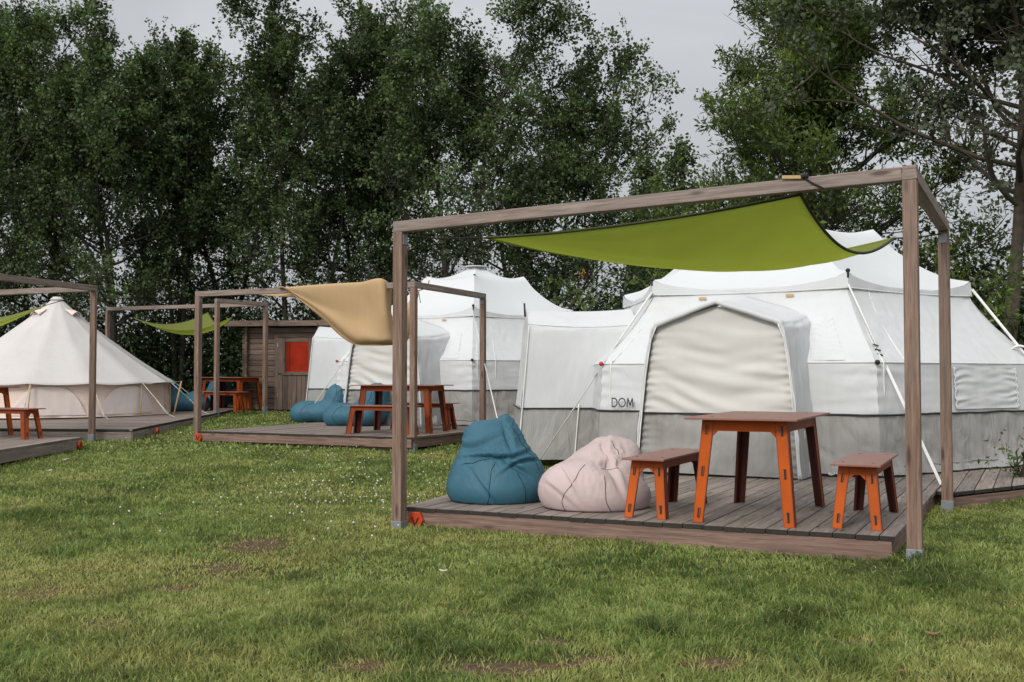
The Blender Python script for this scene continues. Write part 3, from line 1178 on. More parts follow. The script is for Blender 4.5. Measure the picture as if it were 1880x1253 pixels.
    mb.grid(ann, 104, 26)
    for fi in range(len(mb.f)):
        cz = sum(mb.v[i].z for i in mb.f[fi]) / 4
        mb.mi[fi] = 1 if cz < ZL else 0
    # end wall
    base = len(mb.v)

    def endw(f, v):
        a, z = asec(f * .5)
        x = lerp(a, -a, v)
        p = ann(f * .5, 0)
        q = ann(1 - f * .5, 0)
        r_ = p.lerp(q, v)
        return r_ + an * (.03 * nz(v * 6, z * 2) * min(1, z * 3 + .2))
    nb = len(mb.f)
    mb.grid(endw, 52, 24, flip=True)
    for fi in range(nb, len(mb.f)):
        cz = sum(mb.v[i].z for i in mb.f[fi]) / 4
        mb.mi[fi] = 1 if cz < ZL else 0
    ax_o = mb.build('annex', [M['canvas'], M['skirt']], t)
    mb = MB()
    s_l = None
    mb.tube([an * lerp(3.62, 2.5, i / 20) + at_ * (.782 + .01 * nz(i * .5)) + Vector((0, 0, ZL)) for i in range(21)], .010, 5)
    mb.tube([an * 3.645 + at_ * lerp(.78, -.78, i / 12) + Vector((0, 0, ZL)) for i in range(13)], .010, 5)
    mb.build('piping', M['piping'], ax_o)
    mb = MB()
    for a_, sg in ((3.665, 1), (2.95, 1)):
        mb.tube([an * lerp(a_, a_ - .15, z / 1.7) + at_ * (np.interp(z, [0, .65, 1.2, 1.7], [.815, .785, .755, .71])) + Vector((0, 0, z)) for z in [i * .1 for i in range(18 if a_ > 3 else 8)]], .010, 5)
    mb.tube([ann(.5 * .77, d / 10) + Vector((0, 0, .008)) for d in range(11)], .007, 4)
    mb.build('seam_tape', M['tape'], ax_o)
    mb = MB()
    mb.tube([an * 3.53 + at_ * .05 + Vector((0, 0, 1.85)), an * 3.54 + at_ * .05 + Vector((0, 0, 2.03))], .014, 6)
    mb.build('pole_tip', M['black'], ax_o)
    # knobs where the frame poles end
    for k in range(6):
        p = hexpt(k, 0, RE + .01)
        mb = MB()
        mb.ball(p + Vector((0, 0, ZE + .06)), .026)
        mb.tube([p + Vector((0, 0, ZE - .02)), p + Vector((0, 0, ZE + .05))], .012, 6)
        mb.build('eave_knob', M['black'], t)
        p = hexpt(k, 0, RS + .025)
        mb = MB()
        mb.ball(p + Vector((0, 0, ZS)), .028)
        mb.build('shoulder_knob', M['red'] if k == 4 else M['black'], t)
    for k in (4, 5):
        p = hexpt(k, 0, RR)
        mb = MB()
        mb.ball(p + Vector((0, 0, ZR + .02)), .022)
        mb.build('pole_tip', M['black'] if k == 5 else M['red'], t)
    for px_ in (.28, .72):
        p = hexpt(4, px_, RE + .035) + Vector((0, 0, ZE - .20))
        mb = MB()
        mb.beam(p - Vector((.045, 0, 0)), p + Vector((.045, 0, 0)), .006, .03)
        mb.build('toggle_loop', M['tan_patch'], t)


TC = Vector((3.70, 13.70, .2))
tent = thing('dome_tent', 'large white dome tent with wrinkled cream porch door on the nearest deck', 'tent', TC, -TH, 'white dome tents')
build_tent(tent)


def to_local(p):
    m = Matrix.Translation(TC) @ Matrix.Rotation(-TH, 4, 'Z')
    return m.inverted() @ Vector(p)


def guy(parent, pts, r, mat, name='guy_rope', flat=False):
    mb = MB()
    if flat:
        for a, b in zip(pts[:-1], pts[1:]):
            mb.beam(a, b, .028, .006, up=(0, -1, .3))
    else:
        mb.tube(pts, r, 6)
    return mb.build(name, mat, parent)


e2 = hexpt(5, 0, RE + .02) + Vector((0, 0, ZE - .1))
e1 = hexpt(4, 0, RE + .02) + Vector((0, 0, ZE - .1))
e3 = hexpt(0, 0, RE + .02) + Vector((0, 0, ZE - .05))
g2 = to_local(G(1728, 890, .2))
g1 = to_local(G(990, 846, .2))
gm = e2.lerp(g2, .42)
guy(tent, [e2, gm], .012, M['tape'])
guy(tent, [gm, g2], .010, M['tape'], 'guy_strap', flat=True)
mb = MB()
for k in range(3):
    q = e2.lerp(g2, .33 + .025 * k)
    mb.beam(q + Vector((-.03, -.03, 0)), q + Vector((.03, -.03, -.02)), .02, .012)
mb.build('buckle', M['black'], tent)
guy(tent, [e1, g1], .008, M['rope'])
dk = e1.lerp(g1, .06)
guy(tent, [e1 + Vector((.02, -.03, 0)), e1.lerp(g1, .5) + Vector((.0, -.02, 0))], .014, M['tape'])
g3 = to_local(P(1960, 730, 11.9))
sag3 = e3.lerp(g3, .55) - Vector((0, 0, .06))
guy(tent, [e3, sag3, g3], .018, M['tape'])
mb = MB()
q = e3.lerp(g3, .56) - Vector((0, 0, .03))
q2 = [q + Vector((.09 * math.cos(a) - .05, -.02, .06 * math.sin(a))) for a in [i * .5 for i in range(10)]]
mb.tube(q2, .014, 6)
mb.build('rope_coil', M['tape'], tent)
# loose cords and pegs at the foot of the wall
for px, py in ((1618, 870), (1528, 872), (1522, 862)):
    p = to_local(G(px, py, .215))
    mb = MB()
    mb.tube([p + Vector((.05 * math.cos(i * .9) * (1 - i / 14), .04 * math.sin(i * .9), .01 + .012 * math.sin(i))) for i in range(12)], .007, 5)
    mb.build('loose_cord', M['tape'], tent)
# the letters on the front panel, left of the porch
mb = MB()
LH, LW = .098, .0145      # letter height and stroke


def stroke(pts):
    for (x0, z0), (x1, z1) in zip(pts[:-1], pts[1:]):
        d = Vector((x1 - x0, 0, z1 - z0))
        n_ = Vector((-d.z, 0, d.x)).normalized() * LW / 2
        e_ = d.normalized() * LW * .25
        base = len(mb.v)
        a_, b_ = Vector((x0, 0, z0)) - e_, Vector((x1, 0, z1)) + e_
        yy = -.0004 * (len(mb.f) % 7)
        mb.v.extend([q_ + Vector((0, yy, 0)) for q_ in (a_ - n_, b_ - n_, b_ + n_, a_ + n_)])
        mb.face([base, base + 1, base + 2, base + 3])


stroke([(0, 0), (0, LH)])
stroke([(0, LH)] + [(.028 + .044 * math.sin(a), LH / 2 + LH / 2 * math.cos(a)) for a in [i * math.pi / 12 for i in range(13)]] + [(0, 0)])
stroke([(.142 + .046 * math.cos(a), LH / 2 + LH / 2 * math.sin(a)) for a in [i * math.pi / 12 for i in range(25)]])
stroke([(.214, 0), (.225, LH), (.256, .018), (.287, LH), (.298, 0)])
lo = mb.build('lettering', M['piping'], tent)
lo.location = (-1.40, -RB * HS - .050, ZL + .05)
lo.scale = (.88, 1, 1)

MC = Vector((-.78, 21.5, .345))
tent2 = dup(tent, MC, -TH - R(1.5), 'smaller white dome tent with a round roof vent beyond the middle pergola', skip=('lettering', 'guy_strap', 'rope_coil', 'buckle'))
for c in kids(tent2):
    if c.name.startswith('guy_rope'):
        bpy.data.objects.remove(c)
for c in kids(tent2):
    if c.name.startswith('annex'):
        c.location = (.16, .09, 0)
m2i = (Matrix.Translation(MC) @ Matrix.Rotation(-TH - R(1.5), 4, 'Z')).inverted()
guy(tent2, [e2, e2.lerp(m2i @ G(921, 803, .345), .45)], .010, M['tape'])
guy(tent2, [e2.lerp(m2i @ G(921, 803, .345), .45), m2i @ G(921, 803, .345)], .010, M['tape'])
guy(tent2, [e1, m2i @ P(578, 741, 18.6)], .010, M['rope'])


# ------------------------------------------------------------------ tables and benches (local x short side, y long side)
def plywood_table(t, H, tw, bw, tl, bl, topx, topy, legw, ap, npeg):
    th = .018
    z1 = H - .014
    for sx in (-1, 1):
        for sy in (-1, 1):
            B = Vector((sx * bw, sy * bl, 0))
            T = Vector((sx * tw, sy * tl, z1))
            mb = MB()
            # end plate
            def plate(inn, thick_dir, mi, wtop):
                base = len(mb.v)
                b0, b1_ = B, B + inn * legw * .86
                t0, t1_ = T, T + inn * wtop
                for off in (Vector((0, 0, 0)), thick_dir * th):
                    for p in (b0, b1_, t1_, t0):
                        mb.v.append(p + off)
                # the laser-cut rim of the plywood is burnt dark
                e_ = .007
                inner = []
                pc_ = [b0, b1_, t1_, t0]
                for i in range(4):
                    a_, c_, d_ = pc_[i], pc_[(i + 1) % 4], pc_[(i - 1) % 4]
                    inner.append(a_ + (c_ - a_).normalized() * e_ + (d_ - a_).normalized() * e_ - thick_dir * .0006)
                ib = len(mb.v)
                mb.v.extend(inner)
                if mi == 0:
                    mb.face([ib, ib + 1, ib + 2, ib + 3], None, (1, 1, 1), 0)
                for q in ((0, 1, 2, 3), (7, 6, 5, 4), (0, 4, 5, 1), (1, 5, 6, 2), (2, 6, 7, 3), (3, 7, 4, 0)):
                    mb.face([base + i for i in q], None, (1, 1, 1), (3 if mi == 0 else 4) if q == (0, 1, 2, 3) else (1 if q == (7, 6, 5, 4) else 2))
            plate(Vector((-sx, 0, 0)), Vector((0, -sy, 0)), 0, legw)
            B2, T2 = B, T
            Bs, Ts = B, T
            B = B + Vector((sx * -.003, -sy * th, 0))
            T = T + Vector((sx * -.003, -sy * th, 0))
            plate(Vector((0, -sy, 0)), Vector((-sx, 0, 0)), 1, legw)
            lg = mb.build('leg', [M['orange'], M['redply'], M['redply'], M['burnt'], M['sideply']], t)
            B, T = B2, T2
            for k in range(npeg):
                q = .10 + (.80 * k / (npeg - 1))
                if npeg == 2:
                    q = (.17, .80)[k]
                c = B.lerp(T, q) + Vector((-sx * legw * .46, sy * .002, 0))
                d = (T - B).normalized()
                mb = MB()
                hh = .034 if npeg == 3 else .030
                sd_ = Vector((1, 0, 0))
                mb.box(c, (sd_, Vector((0, 1, 0)), (Vector((d.x, 0, d.z)).normalized())), (.0085, .010, hh), grain=2)
                mb.box(c + Vector((.006 * -sx, sy * .0105, 0)), (sd_, Vector((0, 1, 0)), (Vector((d.x, 0, d.z)).normalized())), (.002, .0006, hh * .9), mi=1, grain=2)  # thin pale strip standing in for a highlight along the peg
                mb.build('peg', [M['slot'], M['plytop']], lg, bevel=.002)
    # aprons with chamfered inner corners
    f_ap = 1 - ap / z1
    for sy in (-1, 1):
        xt = tw - legw
        xb = lerp(bw - legw * .86, tw - legw, f_ap)
        mb = MB()
        ytop, ybot = tl, lerp(bl, tl, f_ap)
        ch = .035
        def ypl(z):
            return lerp(bl, tl, z / z1)
        pl = [(-xt - .001, z1), (-xb, z1 - ap - ch), (-xb + ch, z1 - ap), (xb - ch, z1 - ap), (xb, z1 - ap - ch), (xt + .001, z1)]
        base = len(mb.v)
        for off in (0, th):
            for x, z in pl:
                mb.v.append(Vector((x, sy * (ypl(z) - off), z)))
        n = len(pl)
        fr = [base + i for i in range(n)]
        bk_ = [base + n + i for i in range(n)]
        mb.face(fr if sy > 0 else fr[::-1], None)
        mb.face(bk_[::-1] if sy > 0 else bk_, None)
        for i in range(n):
            j = (i + 1) % n
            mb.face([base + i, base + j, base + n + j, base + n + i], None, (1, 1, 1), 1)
        mb.build('apron', [M['orange'], M['redply']], t)
    for sx in (-1, 1):
        yt = tl - legw
        yb_ = lerp(bl - legw * .86, tl - legw, f_ap)
        mb = MB()
        ch = .03
        def xpl(z):
            return lerp(bw, tw, z / z1) - .004
        pl = [(-yt, z1), (-yb_, z1 - ap - ch), (-yb_ + ch, z1 - ap), (yb_ - ch, z1 - ap), (yb_, z1 - ap - ch), (yt, z1)]
        base = len(mb.v)
        for off in (0, th):
            for y, z in pl:
                mb.v.append(Vector((sx * (xpl(z) - off), y, z)))
        n = len(pl)
        mb.face([base + i for i in range(n)])
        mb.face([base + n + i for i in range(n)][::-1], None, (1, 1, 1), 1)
        for i in range(n):
            j = (i + 1) % n
            mb.face([base + i, base + j, base + n + j, base + n + i])
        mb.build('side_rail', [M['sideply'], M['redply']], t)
    mb = MB()
    mb.box((0, 0, H - .007), ((1, 0, 0), (0, 1, 0), (0, 0, 1)), (topx, topy, .0075))
    for sx in (-1, 1):
        for sy in (-1, 1):
            mb.box((sx * topx * .62, sy * topy * .72, H + .001), ((1, 0, 0), (0, 1, 0), (0, 0, 1)), (.012, .007, .0015), mi=1)
    mb.build('seat' if H < .6 else 'tabletop', [M['plytop'], M['slot']], t, bevel=.002)


def place_on(center, rz, z):
    return (center.x, center.y, z), rz


tb_c = (G(1285, 957, .2) + G(1448, 965, .2) + G(1358, 921, .2) + G(1505, 930, .2)) / 4
table = thing('plywood_table', 'orange plywood table with brown top between two benches on the nearest deck', 'table', (tb_c.x, tb_c.y, main_deck_z(tb_c.x, tb_c.y)), -TH + R(1.5), 'orange plywood tables')
plywood_table(table, .765, .305, .365, .60, .665, .40, .74, .088, .085, 3)
bn_c = (G(1528, 970, .2) + G(1605, 975, .2) + G(1580, 936, .2) + G(1650, 939, .2)) / 4
bench = thing('plywood_bench', 'orange plywood bench right of the table, beside the nearest post', 'bench', (bn_c.x, bn_c.y, main_deck_z(bn_c.x, bn_c.y)), -TH + R(1), 'orange plywood benches')
plywood_table(bench, .452, .125, .165, .49, .555, .165, .60, .078, .065, 2)
b2 = (G(1149, 948, .2) + G(1212, 952, .2) + G(1237, 916, .2) + G(1297, 920, .2)) / 4
dup(bench, (b2.x, b2.y, main_deck_z(b2.x, b2.y)), -TH + R(.5), 'orange plywood bench left of the table, in front of the pink bean bag')
# middle deck set, turned with its long side to the viewer
r2_ = -TH2 + R(90) + R(6)
dup(table, tuple(P(739, 700, 16.45).xy) + (.345,), r2_, 'orange table standing among the teal loungers on the middle deck')
dup(bench, tuple(P(702, 700, 15.75).xy) + (.345,), r2_, 'orange bench in front of the table on the middle deck')
dup(bench, tuple(P(778, 700, 17.3).xy) + (.345,), r2_, 'orange bench at the right end of the table on the middle deck')
# left deck
dup(bench, tuple(P(14, 700, 15.2).xy) + (LZ,), R(68), 'orange bench on the left deck before the bell tent')
dup(table, tuple(P(-66, 700, 15.9).xy) + (LZ,), R(68), 'orange table on the left deck, cut by the picture edge')
# far deck
for px, Y, o_, lab, a_ in ((424, 24.0, table, 'orange table under the far pergola beside the shed', 60), (412, 23.0, bench, 'orange bench before the table under the far pergola', 60), (436, 24.6, bench, 'orange bench behind the table under the far pergola', 62)):
    q = P(px, 700, Y)
    dup(o_, (q.x, q.y, bz(q.x, q.y)), R(a_), lab)


# ------------------------------------------------------------------ bean bags
def bean_bag(t, blobs, k, seams, mats, seed=0, nu=150, nv=104, center=(0, 0, .26), eh=.10, em=.10, iters=260, found=.016, taut=.12, creases=(), smooth=2):
    """a filled fabric bag: the cloth is longer than the filling's outline and buckles into folds"""
    rng = np.random.default_rng(seed)
    cen = np.array(center)
    th = np.linspace(.03, math.pi - .03, nv + 1)
    ph = np.linspace(0, 2 * math.pi, nu, endpoint=False)
    T_, P_ = np.meshgrid(th, ph, indexing='ij')
    D = np.stack([np.sin(T_) * np.cos(P_), np.sin(T_) * np.sin(P_), np.cos(T_)], -1)

    def sdf(p):
        acc = None
        for c, r, rot in blobs:
            q = p - np.array(c)
            ca, sa = math.cos(rot), math.sin(rot)
            q = np.stack([q[..., 0] * ca + q[..., 2] * sa, q[..., 1], -q[..., 0] * sa + q[..., 2] * ca], -1)
            l = np.linalg.norm(q / np.array(r), axis=-1)
            d = (l - 1) * min(r)
            acc = d if acc is None else -np.log(np.exp(-k * acc) + np.exp(-k * d)) / k
        return acc
    last = np.zeros(T_.shape)
    for r in np.linspace(.02, 1.2, 120):
        last = np.where(sdf(cen + D * r) < 0, r, last)
    lo_, hi = last, last + .012
    for _ in range(8):
        m_ = (lo_ + hi) / 2
        ins = sdf(cen + D * m_[..., None]) < 0
        lo_ = np.where(ins, m_, lo_)
        hi = np.where(ins, hi, m_)
    X0 = cen + D * lo_[..., None]
    for (pc, nrm, wdt, amp, rad) in creases:
        q = X0 - np.array(pc)
        d = q @ (np.array(nrm) / np.linalg.norm(nrm)) + np.sin(q[..., 0] * 9 + q[..., 1] * 7 + pc[0] * 20) * .02
        msk = np.exp(-(np.sum(q ** 2, -1) / rad ** 2))
        X0 = X0 + D * (msk * amp * (-np.exp(-(d / wdt) ** 2) + .7 * np.exp(-((d - 1.8 * wdt) / (1.4 * wdt)) ** 2)))[..., None]
    X0[..., 2] = np.maximum(X0[..., 2], .004 + .0008 * rng.uniform(size=T_.shape))
    # how much too long the cloth is, stronger in the slack middle, little near the floor
    zr = X0[..., 2] / X0[..., 2].max()
    sl_ = np.clip((zr - taut) * 3.2, 0.12, 1)
    big = np.zeros(T_.shape)
    for i in range(nv + 1):
        for j in range(nu):
            p = X0[i, j]
            big[i, j] = mnoise.noise(Vector((p[0] * 3.2 + seed, p[1] * 3.2, p[2] * 3.2)))
    sl_ = sl_ * np.clip(.75 + 1.3 * big, .1, 1.7)
    X = X0 + D * (rng.normal(size=T_.shape) * .002 + .010 * big)[..., None]

    def fam(di, dj):
        a = (slice(0, nv + 1 - di), slice(None))
        def b(A):
            return np.roll(A, -dj, axis=1)[di:]
        return a, b
    fams = []
    for di, dj, ex, st in ((0, 1, eh, .5), (1, 0, em, .5), (1, 1, (eh + em) / 2, .3), (1, -1, (eh + em) / 2, .3), (0, 3, 0.02, .12), (3, 0, 0.02, .12)):
        a, b = fam(di, dj)
        L0 = np.linalg.norm(b(X0) - X0[a], axis=-1)
        fams.append((di, dj, L0 * (1 + ex * sl_[a]), st))
    for it in range(iters):
        dX = np.zeros_like(X)
        for di, dj, L, st in fams:
            a = (slice(0, nv + 1 - di), slice(None))
            v = np.roll(X, -dj, axis=1)[di:] - X[a]
            l = np.linalg.norm(v, axis=-1) + 1e-9
            c = v * (st * .42 * (l - L) / l)[..., None]
            dX[a] += c
            dX[di:] -= np.roll(c, dj, axis=1)
        X = X + dX + (X0 - X) * found
        X[..., 2] = np.maximum(X[..., 2], .004)
        # the filling resists dents deeper than about 3 cm
        dd = np.sum((X - X0) * D, -1)
        X += D * (np.clip(-.030 - dd, 0, None) + np.clip(.034 - dd, None, 0) * .5)[..., None]
    for _ in range(smooth):
        Y_ = X.copy()
        Y_[1:-1] = .5 * X[1:-1] + .125 * (X[:-2] + X[2:] + np.roll(X, 1, 1)[1:-1] + np.roll(X, -1, 1)[1:-1])
        X = Y_
    Pt = X
    mb = MB()
    for i in range(nv + 1):
        for j in range(nu):
            mb.v.append(Vector(Pt[i, j]))
    for i in range(nv):
        for j in range(nu):
            j2 = (j + 1) % nu
            mb.face([i * nu + j, (i + 1) * nu + j, (i + 1) * nu + j2, i * nu + j2], None, (1, 1, 1), 0, True)
    for i in (0, nv):
        c = len(mb.v)
        mb.v.append(Vector(Pt[i].mean(0)))
        for j in range(nu):
            q = [c, i * nu + j, i * nu + (j + 1) % nu]
            mb.face(q if i == 0 else q[::-1], None, (1, 1, 1), 0, True)
    body = mb.build('bag_body', mats[0], t)
    for sm in seams:
        pts = []
        for a in range(60):
            q = a / 59
            x = q * (len(sm) - 1)
            i0 = min(int(x), len(sm) - 2)
            f = x - i0
            f = f * f * (3 - 2 * f) if len(sm) > 2 else f
            tt = lerp(sm[i0][0], sm[i0 + 1][0], x - i0)
            pp = lerp(sm[i0][1], sm[i0 + 1][1], f)
            i = min(max((tt - .03) / (math.pi - .06) * nv, 0), nv - .001)
            j = (pp % (2 * math.pi)) / (2 * math.pi) * nu
            ia, ja = int(i), int(j) % nu
            jb = (ja + 1) % nu
            fi, fj = i - ia, j - int(j)
            pnt = (Pt[ia, ja] * (1 - fi) + Pt[ia + 1, ja] * fi) * (1 - fj) + (Pt[ia, jb] * (1 - fi) + Pt[ia + 1, jb] * fi) * fj
            pts.append(Vector(pnt) + Vector(D[ia, ja]) * .0004)
        ms = MB()
        ms.tube(pts, .0034, 5)
        ms.build('seam', mats[1], body)
    return body


front_a = -math.pi / 2
q = G(912, 924, .18)
bag1 = thing('bean_bag', 'teal blue bean bag with a pointed top on the nearest deck', 'bean bag', (q.x, q.y + .30, main_deck_z(q.x, q.y)), 0, 'bean bags')
bean_bag(bag1, [((0, 0, .10), (.445, .40, .24), 0), ((0, .02, .26), (.39, .34, .24), 0), ((-.03, .04, .43), (.28, .20, .20), 0), ((-.045, .07, .575), (.20, .08, .095), 0), ((.085, .08, .655), (.055, .038, .085), .35), ((-.15, .06, .61), (.09, .055, .055), .2)], 34,
         [[(2.55, front_a - .45), (2.0, front_a - .16), (1.55, front_a - .14), (1.25, front_a - .05)], [(2.4, front_a + .75), (1.9, front_a + .62), (1.55, front_a + .52)], [(1.38, front_a - .95), (1.30, front_a - .6), (1.12, front_a - .1)], [(1.6, front_a + 1.2), (.9, front_a + 1.25), (.35, front_a + 1.5)]],
         (M['bag_b'], M['seam_b']), seed=3, eh=.24, em=.20, found=.011, smooth=1,
         creases=[((.17, -.34, .30), (.75, .1, .9), .016, .060, .14), ((.26, -.26, .36), (-.5, .2, 1), .016, .05, .16), ((-.1, -.36, .10), (.8, 0, .6), .014, .03, .14), ((.02, -.27, .40), (-.12, .1, 1), .018, .046, .28), ((-.2, -.2, .47), (-.25, -.2, 1), .018, .036, .22), ((.1, -.1, .58), (1, 0, .35), .02, .03, .14)])
q = G(1095, 938, .19)
bag2 = thing('bean_bag', 'dusty pink bean bag slumped behind the left bench', 'bean bag', (q.x + .01, q.y + .33, main_deck_z(q.x, q.y)), 0, 'bean bags')
bean_bag(bag2, [((.01, 0, .09), (.455, .40, .23), 0), ((-.10, -.05, .20), (.33, .32, .19), 0), ((.10, .18, .27), (.31, .27, .22), 0), ((.16, .28, .37), (.24, .17, .14), 0), ((.21, .34, .475), (.17, .10, .075), -.15)], 34,
         [[(2.5, front_a - .62), (2.0, front_a - .72), (1.5, front_a - .45), (1.15, front_a - .4)], [(2.4, front_a + .40), (1.9, front_a + .14), (1.5, front_a + .16)], [(1.3, front_a + 1.0), (1.2, front_a + .6), (1.25, front_a + .2)], [(.9, front_a + 1.6), (.75, front_a + 2.0), (.7, front_a + 2.4)]],
         (M['bag_p'], M['seam_p']), seed=11, eh=.22, em=.20, found=.011, smooth=2,
         creases=[((.0, -.2, .38), (.25, -.5, 1), .018, .055, .28), ((.13, -.26, .33), (1, .1, .35), .016, .055, .18), ((-.22, -.3, .25), (.9, .1, .4), .014, .045, .14), ((-.28, -.22, .12), (.7, 0, 1), .014, .03, .15), ((.16, .18, .44), (.8, -.2, .6), .016, .055, .2), ((.0, .05, .36), (-.3, -.4, 1), .016, .05, .22)])

lounge_blobs = [((-.36, 0, .16), (.32, .36, .25), 0), ((.10, 0, .18), (.40, .38, .24), 0), ((.28, .04, .42), (.27, .30, .30), .25), ((.33, .05, .62), (.19, .22, .14), .2)]
lounge_seams = [[(2.5, front_a - .75), (1.6, front_a - .85), (.9, front_a - 1.0)], [(1.3, front_a + .62), (.7, front_a + .9), (.4, front_a + 1.1)]]
q = G(588, 776, .345)
lng = thing('bean_bag', 'teal lounger bag with a tall back at the left end of the middle deck', 'bean bag', (q.x + .02, q.y + .3, .345), R(-8), 'bean bags')
bean_bag(lng, lounge_blobs, 22, lounge_seams, (M['bag_b'], M['seam_b']), seed=21, center=(.05, 0, .24), nu=110, nv=80, eh=.16, em=.16, smooth=1)
q = G(655, 783, .345)
dup(lng, (q.x, q.y + .28, .345), R(-14), 'teal lounger bag in front of the other one, behind the orange bench')
q = P(330, 700, 23.2)
dup(lng, (q.x, q.y, bz(q.x, q.y)), R(-160), 'dark teal bag in the shade right of the bell tent')
q = P(377, 700, 25.0)
dup(lng, (q.x + .1, q.y, bz(q.x, q.y)), R(-20), 'dark teal bag partly hidden behind the far pergola post')

# ------------------------------------------------------------------ shed
SG = .44
s0 = P(455, 690, 24.4)
ang = R(-8)
shed = thing('wooden_shed', 'weathered brown log shed with a red window in its door', 'shed', (s0.x, s0.y, SG), ang)
mb = MB()
L_, D_, H_ = 3.6, 2.4, 1.98
nb = 15
for k in range(nb):
    z = (k + .5) * H_ / nb
    g = random.uniform(.8, 1.15)
    r_ = H_ / nb / 2
    # bullnose boards: front and left side, ends cross at the corner
    for (a, b, nrm) in (((-.14, 0), (L_, 0), (0, -1)), ((0, -.14), (0, D_), (-1, 0))):
        p0, p1 = Vector((a[0], a[1], z)), Vector((b[0], b[1], z))
        off = .004 if nrm[0] else 0
        zz_ = z + (r_ * .98 if nrm[0] else 0)
        mb.beam(Vector((a[0], a[1], zz_)), Vector((b[0], b[1], zz_)), .05, r_ * 1.9, tint=(g, g, g))
mb.box((L_ / 2, D_, H_ / 2), ((1, 0, 0), (0, 1, 0), (0, 0, 1)), (L_ / 2, .03, H_ / 2))
mb.box((L_, D_ / 2, H_ / 2), ((1, 0, 0), (0, 1, 0), (0, 0, 1)), (.03, D_ / 2 - .04, H_ / 2 - .01))
mb.build('wall', M['shed'], shed, bevel=.012)
mb = MB()
mb.box((L_ / 2 - .05, D_ / 2, H_ + .10), ((1, 0, 0), (0, 1, 0), (0, 0, 1)), (L_ / 2 + .38, D_ / 2 + .35, .02))
rf = mb.build('roof', M['felt'], shed)
mb = MB()
mb.box((L_ / 2 - .05, -.37, H_ + .085), ((1, 0, 0), (0, 1, 0), (0, 0, 1)), (L_ / 2 + .40, .012, .065))
mb.box((-.45, D_ / 2, H_ + .085), ((1, 0, 0), (0, 1, 0), (0, 0, 1)), (.012, D_ / 2 + .34, .065))
mb.build('roof_board', M['shed'], rf)
dx0, dx1 = .78, 1.72
mb = MB()
for a, b in (((dx0 - .04, 0), (dx0 - .04, 1.76)), ((dx1 + .04, 0), (dx1 + .04, 1.76)), ((dx0 - .1, 1.79), (dx1 + .1, 1.79))):
    mb.beam(Vector((a[0], -.045, a[1])), Vector((b[0], -.045, b[1])), .035 if a[0] == b[0] else .035, .09, up=(1, 0, 0) if a[0] == b[0] else (0, 0, 1))
for k in range(8):
    x = dx0 + (k + .5) * (dx1 - dx0) / 8
    g = random.uniform(.8, 1.1)
    mb.box((x, -.045, .42), ((1, 0, 0), (0, 1, 0), (0, 0, 1)), ((dx1 - dx0) / 16 - .003, .012, .42), tint=(g, g, g), grain=2)
for x in (dx0 + .09, dx1 - .09):
    mb.box((x, -.05, 1.3), ((1, 0, 0), (0, 1, 0), (0, 0, 1)), (.085, .018, .43), grain=2)
mb.box(((dx0 + dx1) / 2, -.05, 1.68), ((1, 0, 0), (0, 1, 0), (0, 0, 1)), ((dx1 - dx0) / 2 - .18, .017, .05))
mb.box(((dx0 + dx1) / 2, -.062, .87), ((1, 0, 0), (0, 1, 0), (0, 0, 1)), ((dx1 - dx0) / 2 - .1, .025, .04))
door_o = mb.build('door', M['shed'], shed, bevel=.004)
mb = MB()
mb.box(((dx0 + dx1) / 2, -.045, 1.27), ((1, 0, 0), (0, 1, 0), (0, 0, 1)), ((dx1 - dx0) / 2 - .17, .006, .36))
win_o = mb.build('window', M['redpane'], door_o)
mb = MB()
for k_, (xa, xb) in enumerate(((.955, 1.03), (1.06, 1.085))):
    mb.grid(lambda u, v, xa=xa, xb=xb: Vector((lerp(xa, xb, u), -.054 - .004 * math.sin(u * 9 + v * 2), lerp(.93, 1.61, v))), 8, 6)
mb.build('curtain', M['curtain'], win_o)
mb = MB()
for z in (.35, 1.55):
    mb.box((dx0 + .0, -.07, z), ((1, 0, 0), (0, 1, 0), (0, 0, 1)), (.015, .006, .05))
mb.build('hinge', M['metal'], door_o)
mb = MB()
mb.box((.42, -.055, 1.38), ((1, 0, 0), (0, 1, 0), (0, 0, 1)), (.012, .01, .12))
mb.build('wall_hook', M['metal'], shed)
EXCL.append([Vector((s0.x, s0.y, 0)) + Vector((a * math.cos(ang) - b * math.sin(ang), a * math.sin(ang) + b * math.cos(ang), 0)) for a, b in ((0, 0), (L_, 0), (L_, D_), (0, D_))])

# ------------------------------------------------------------------ bell tent
BC = Vector((-9.93, 21.95, 0))
bzc = bz(BC.x, BC.y) - .01
bell = thing('bell_tent', 'beige cone shaped bell tent with low side walls', 'tent', (BC.x, BC.y, bzc), 0)
BR, BW, BA = 2.40, .68, 2.53
NS = 14


def bell_r(a):
    """slightly polygonal"""
    s_ = 2 * math.pi / NS
    f = (a % s_) / s_
    return 1 - .018 * math.sin(math.pi * f), f


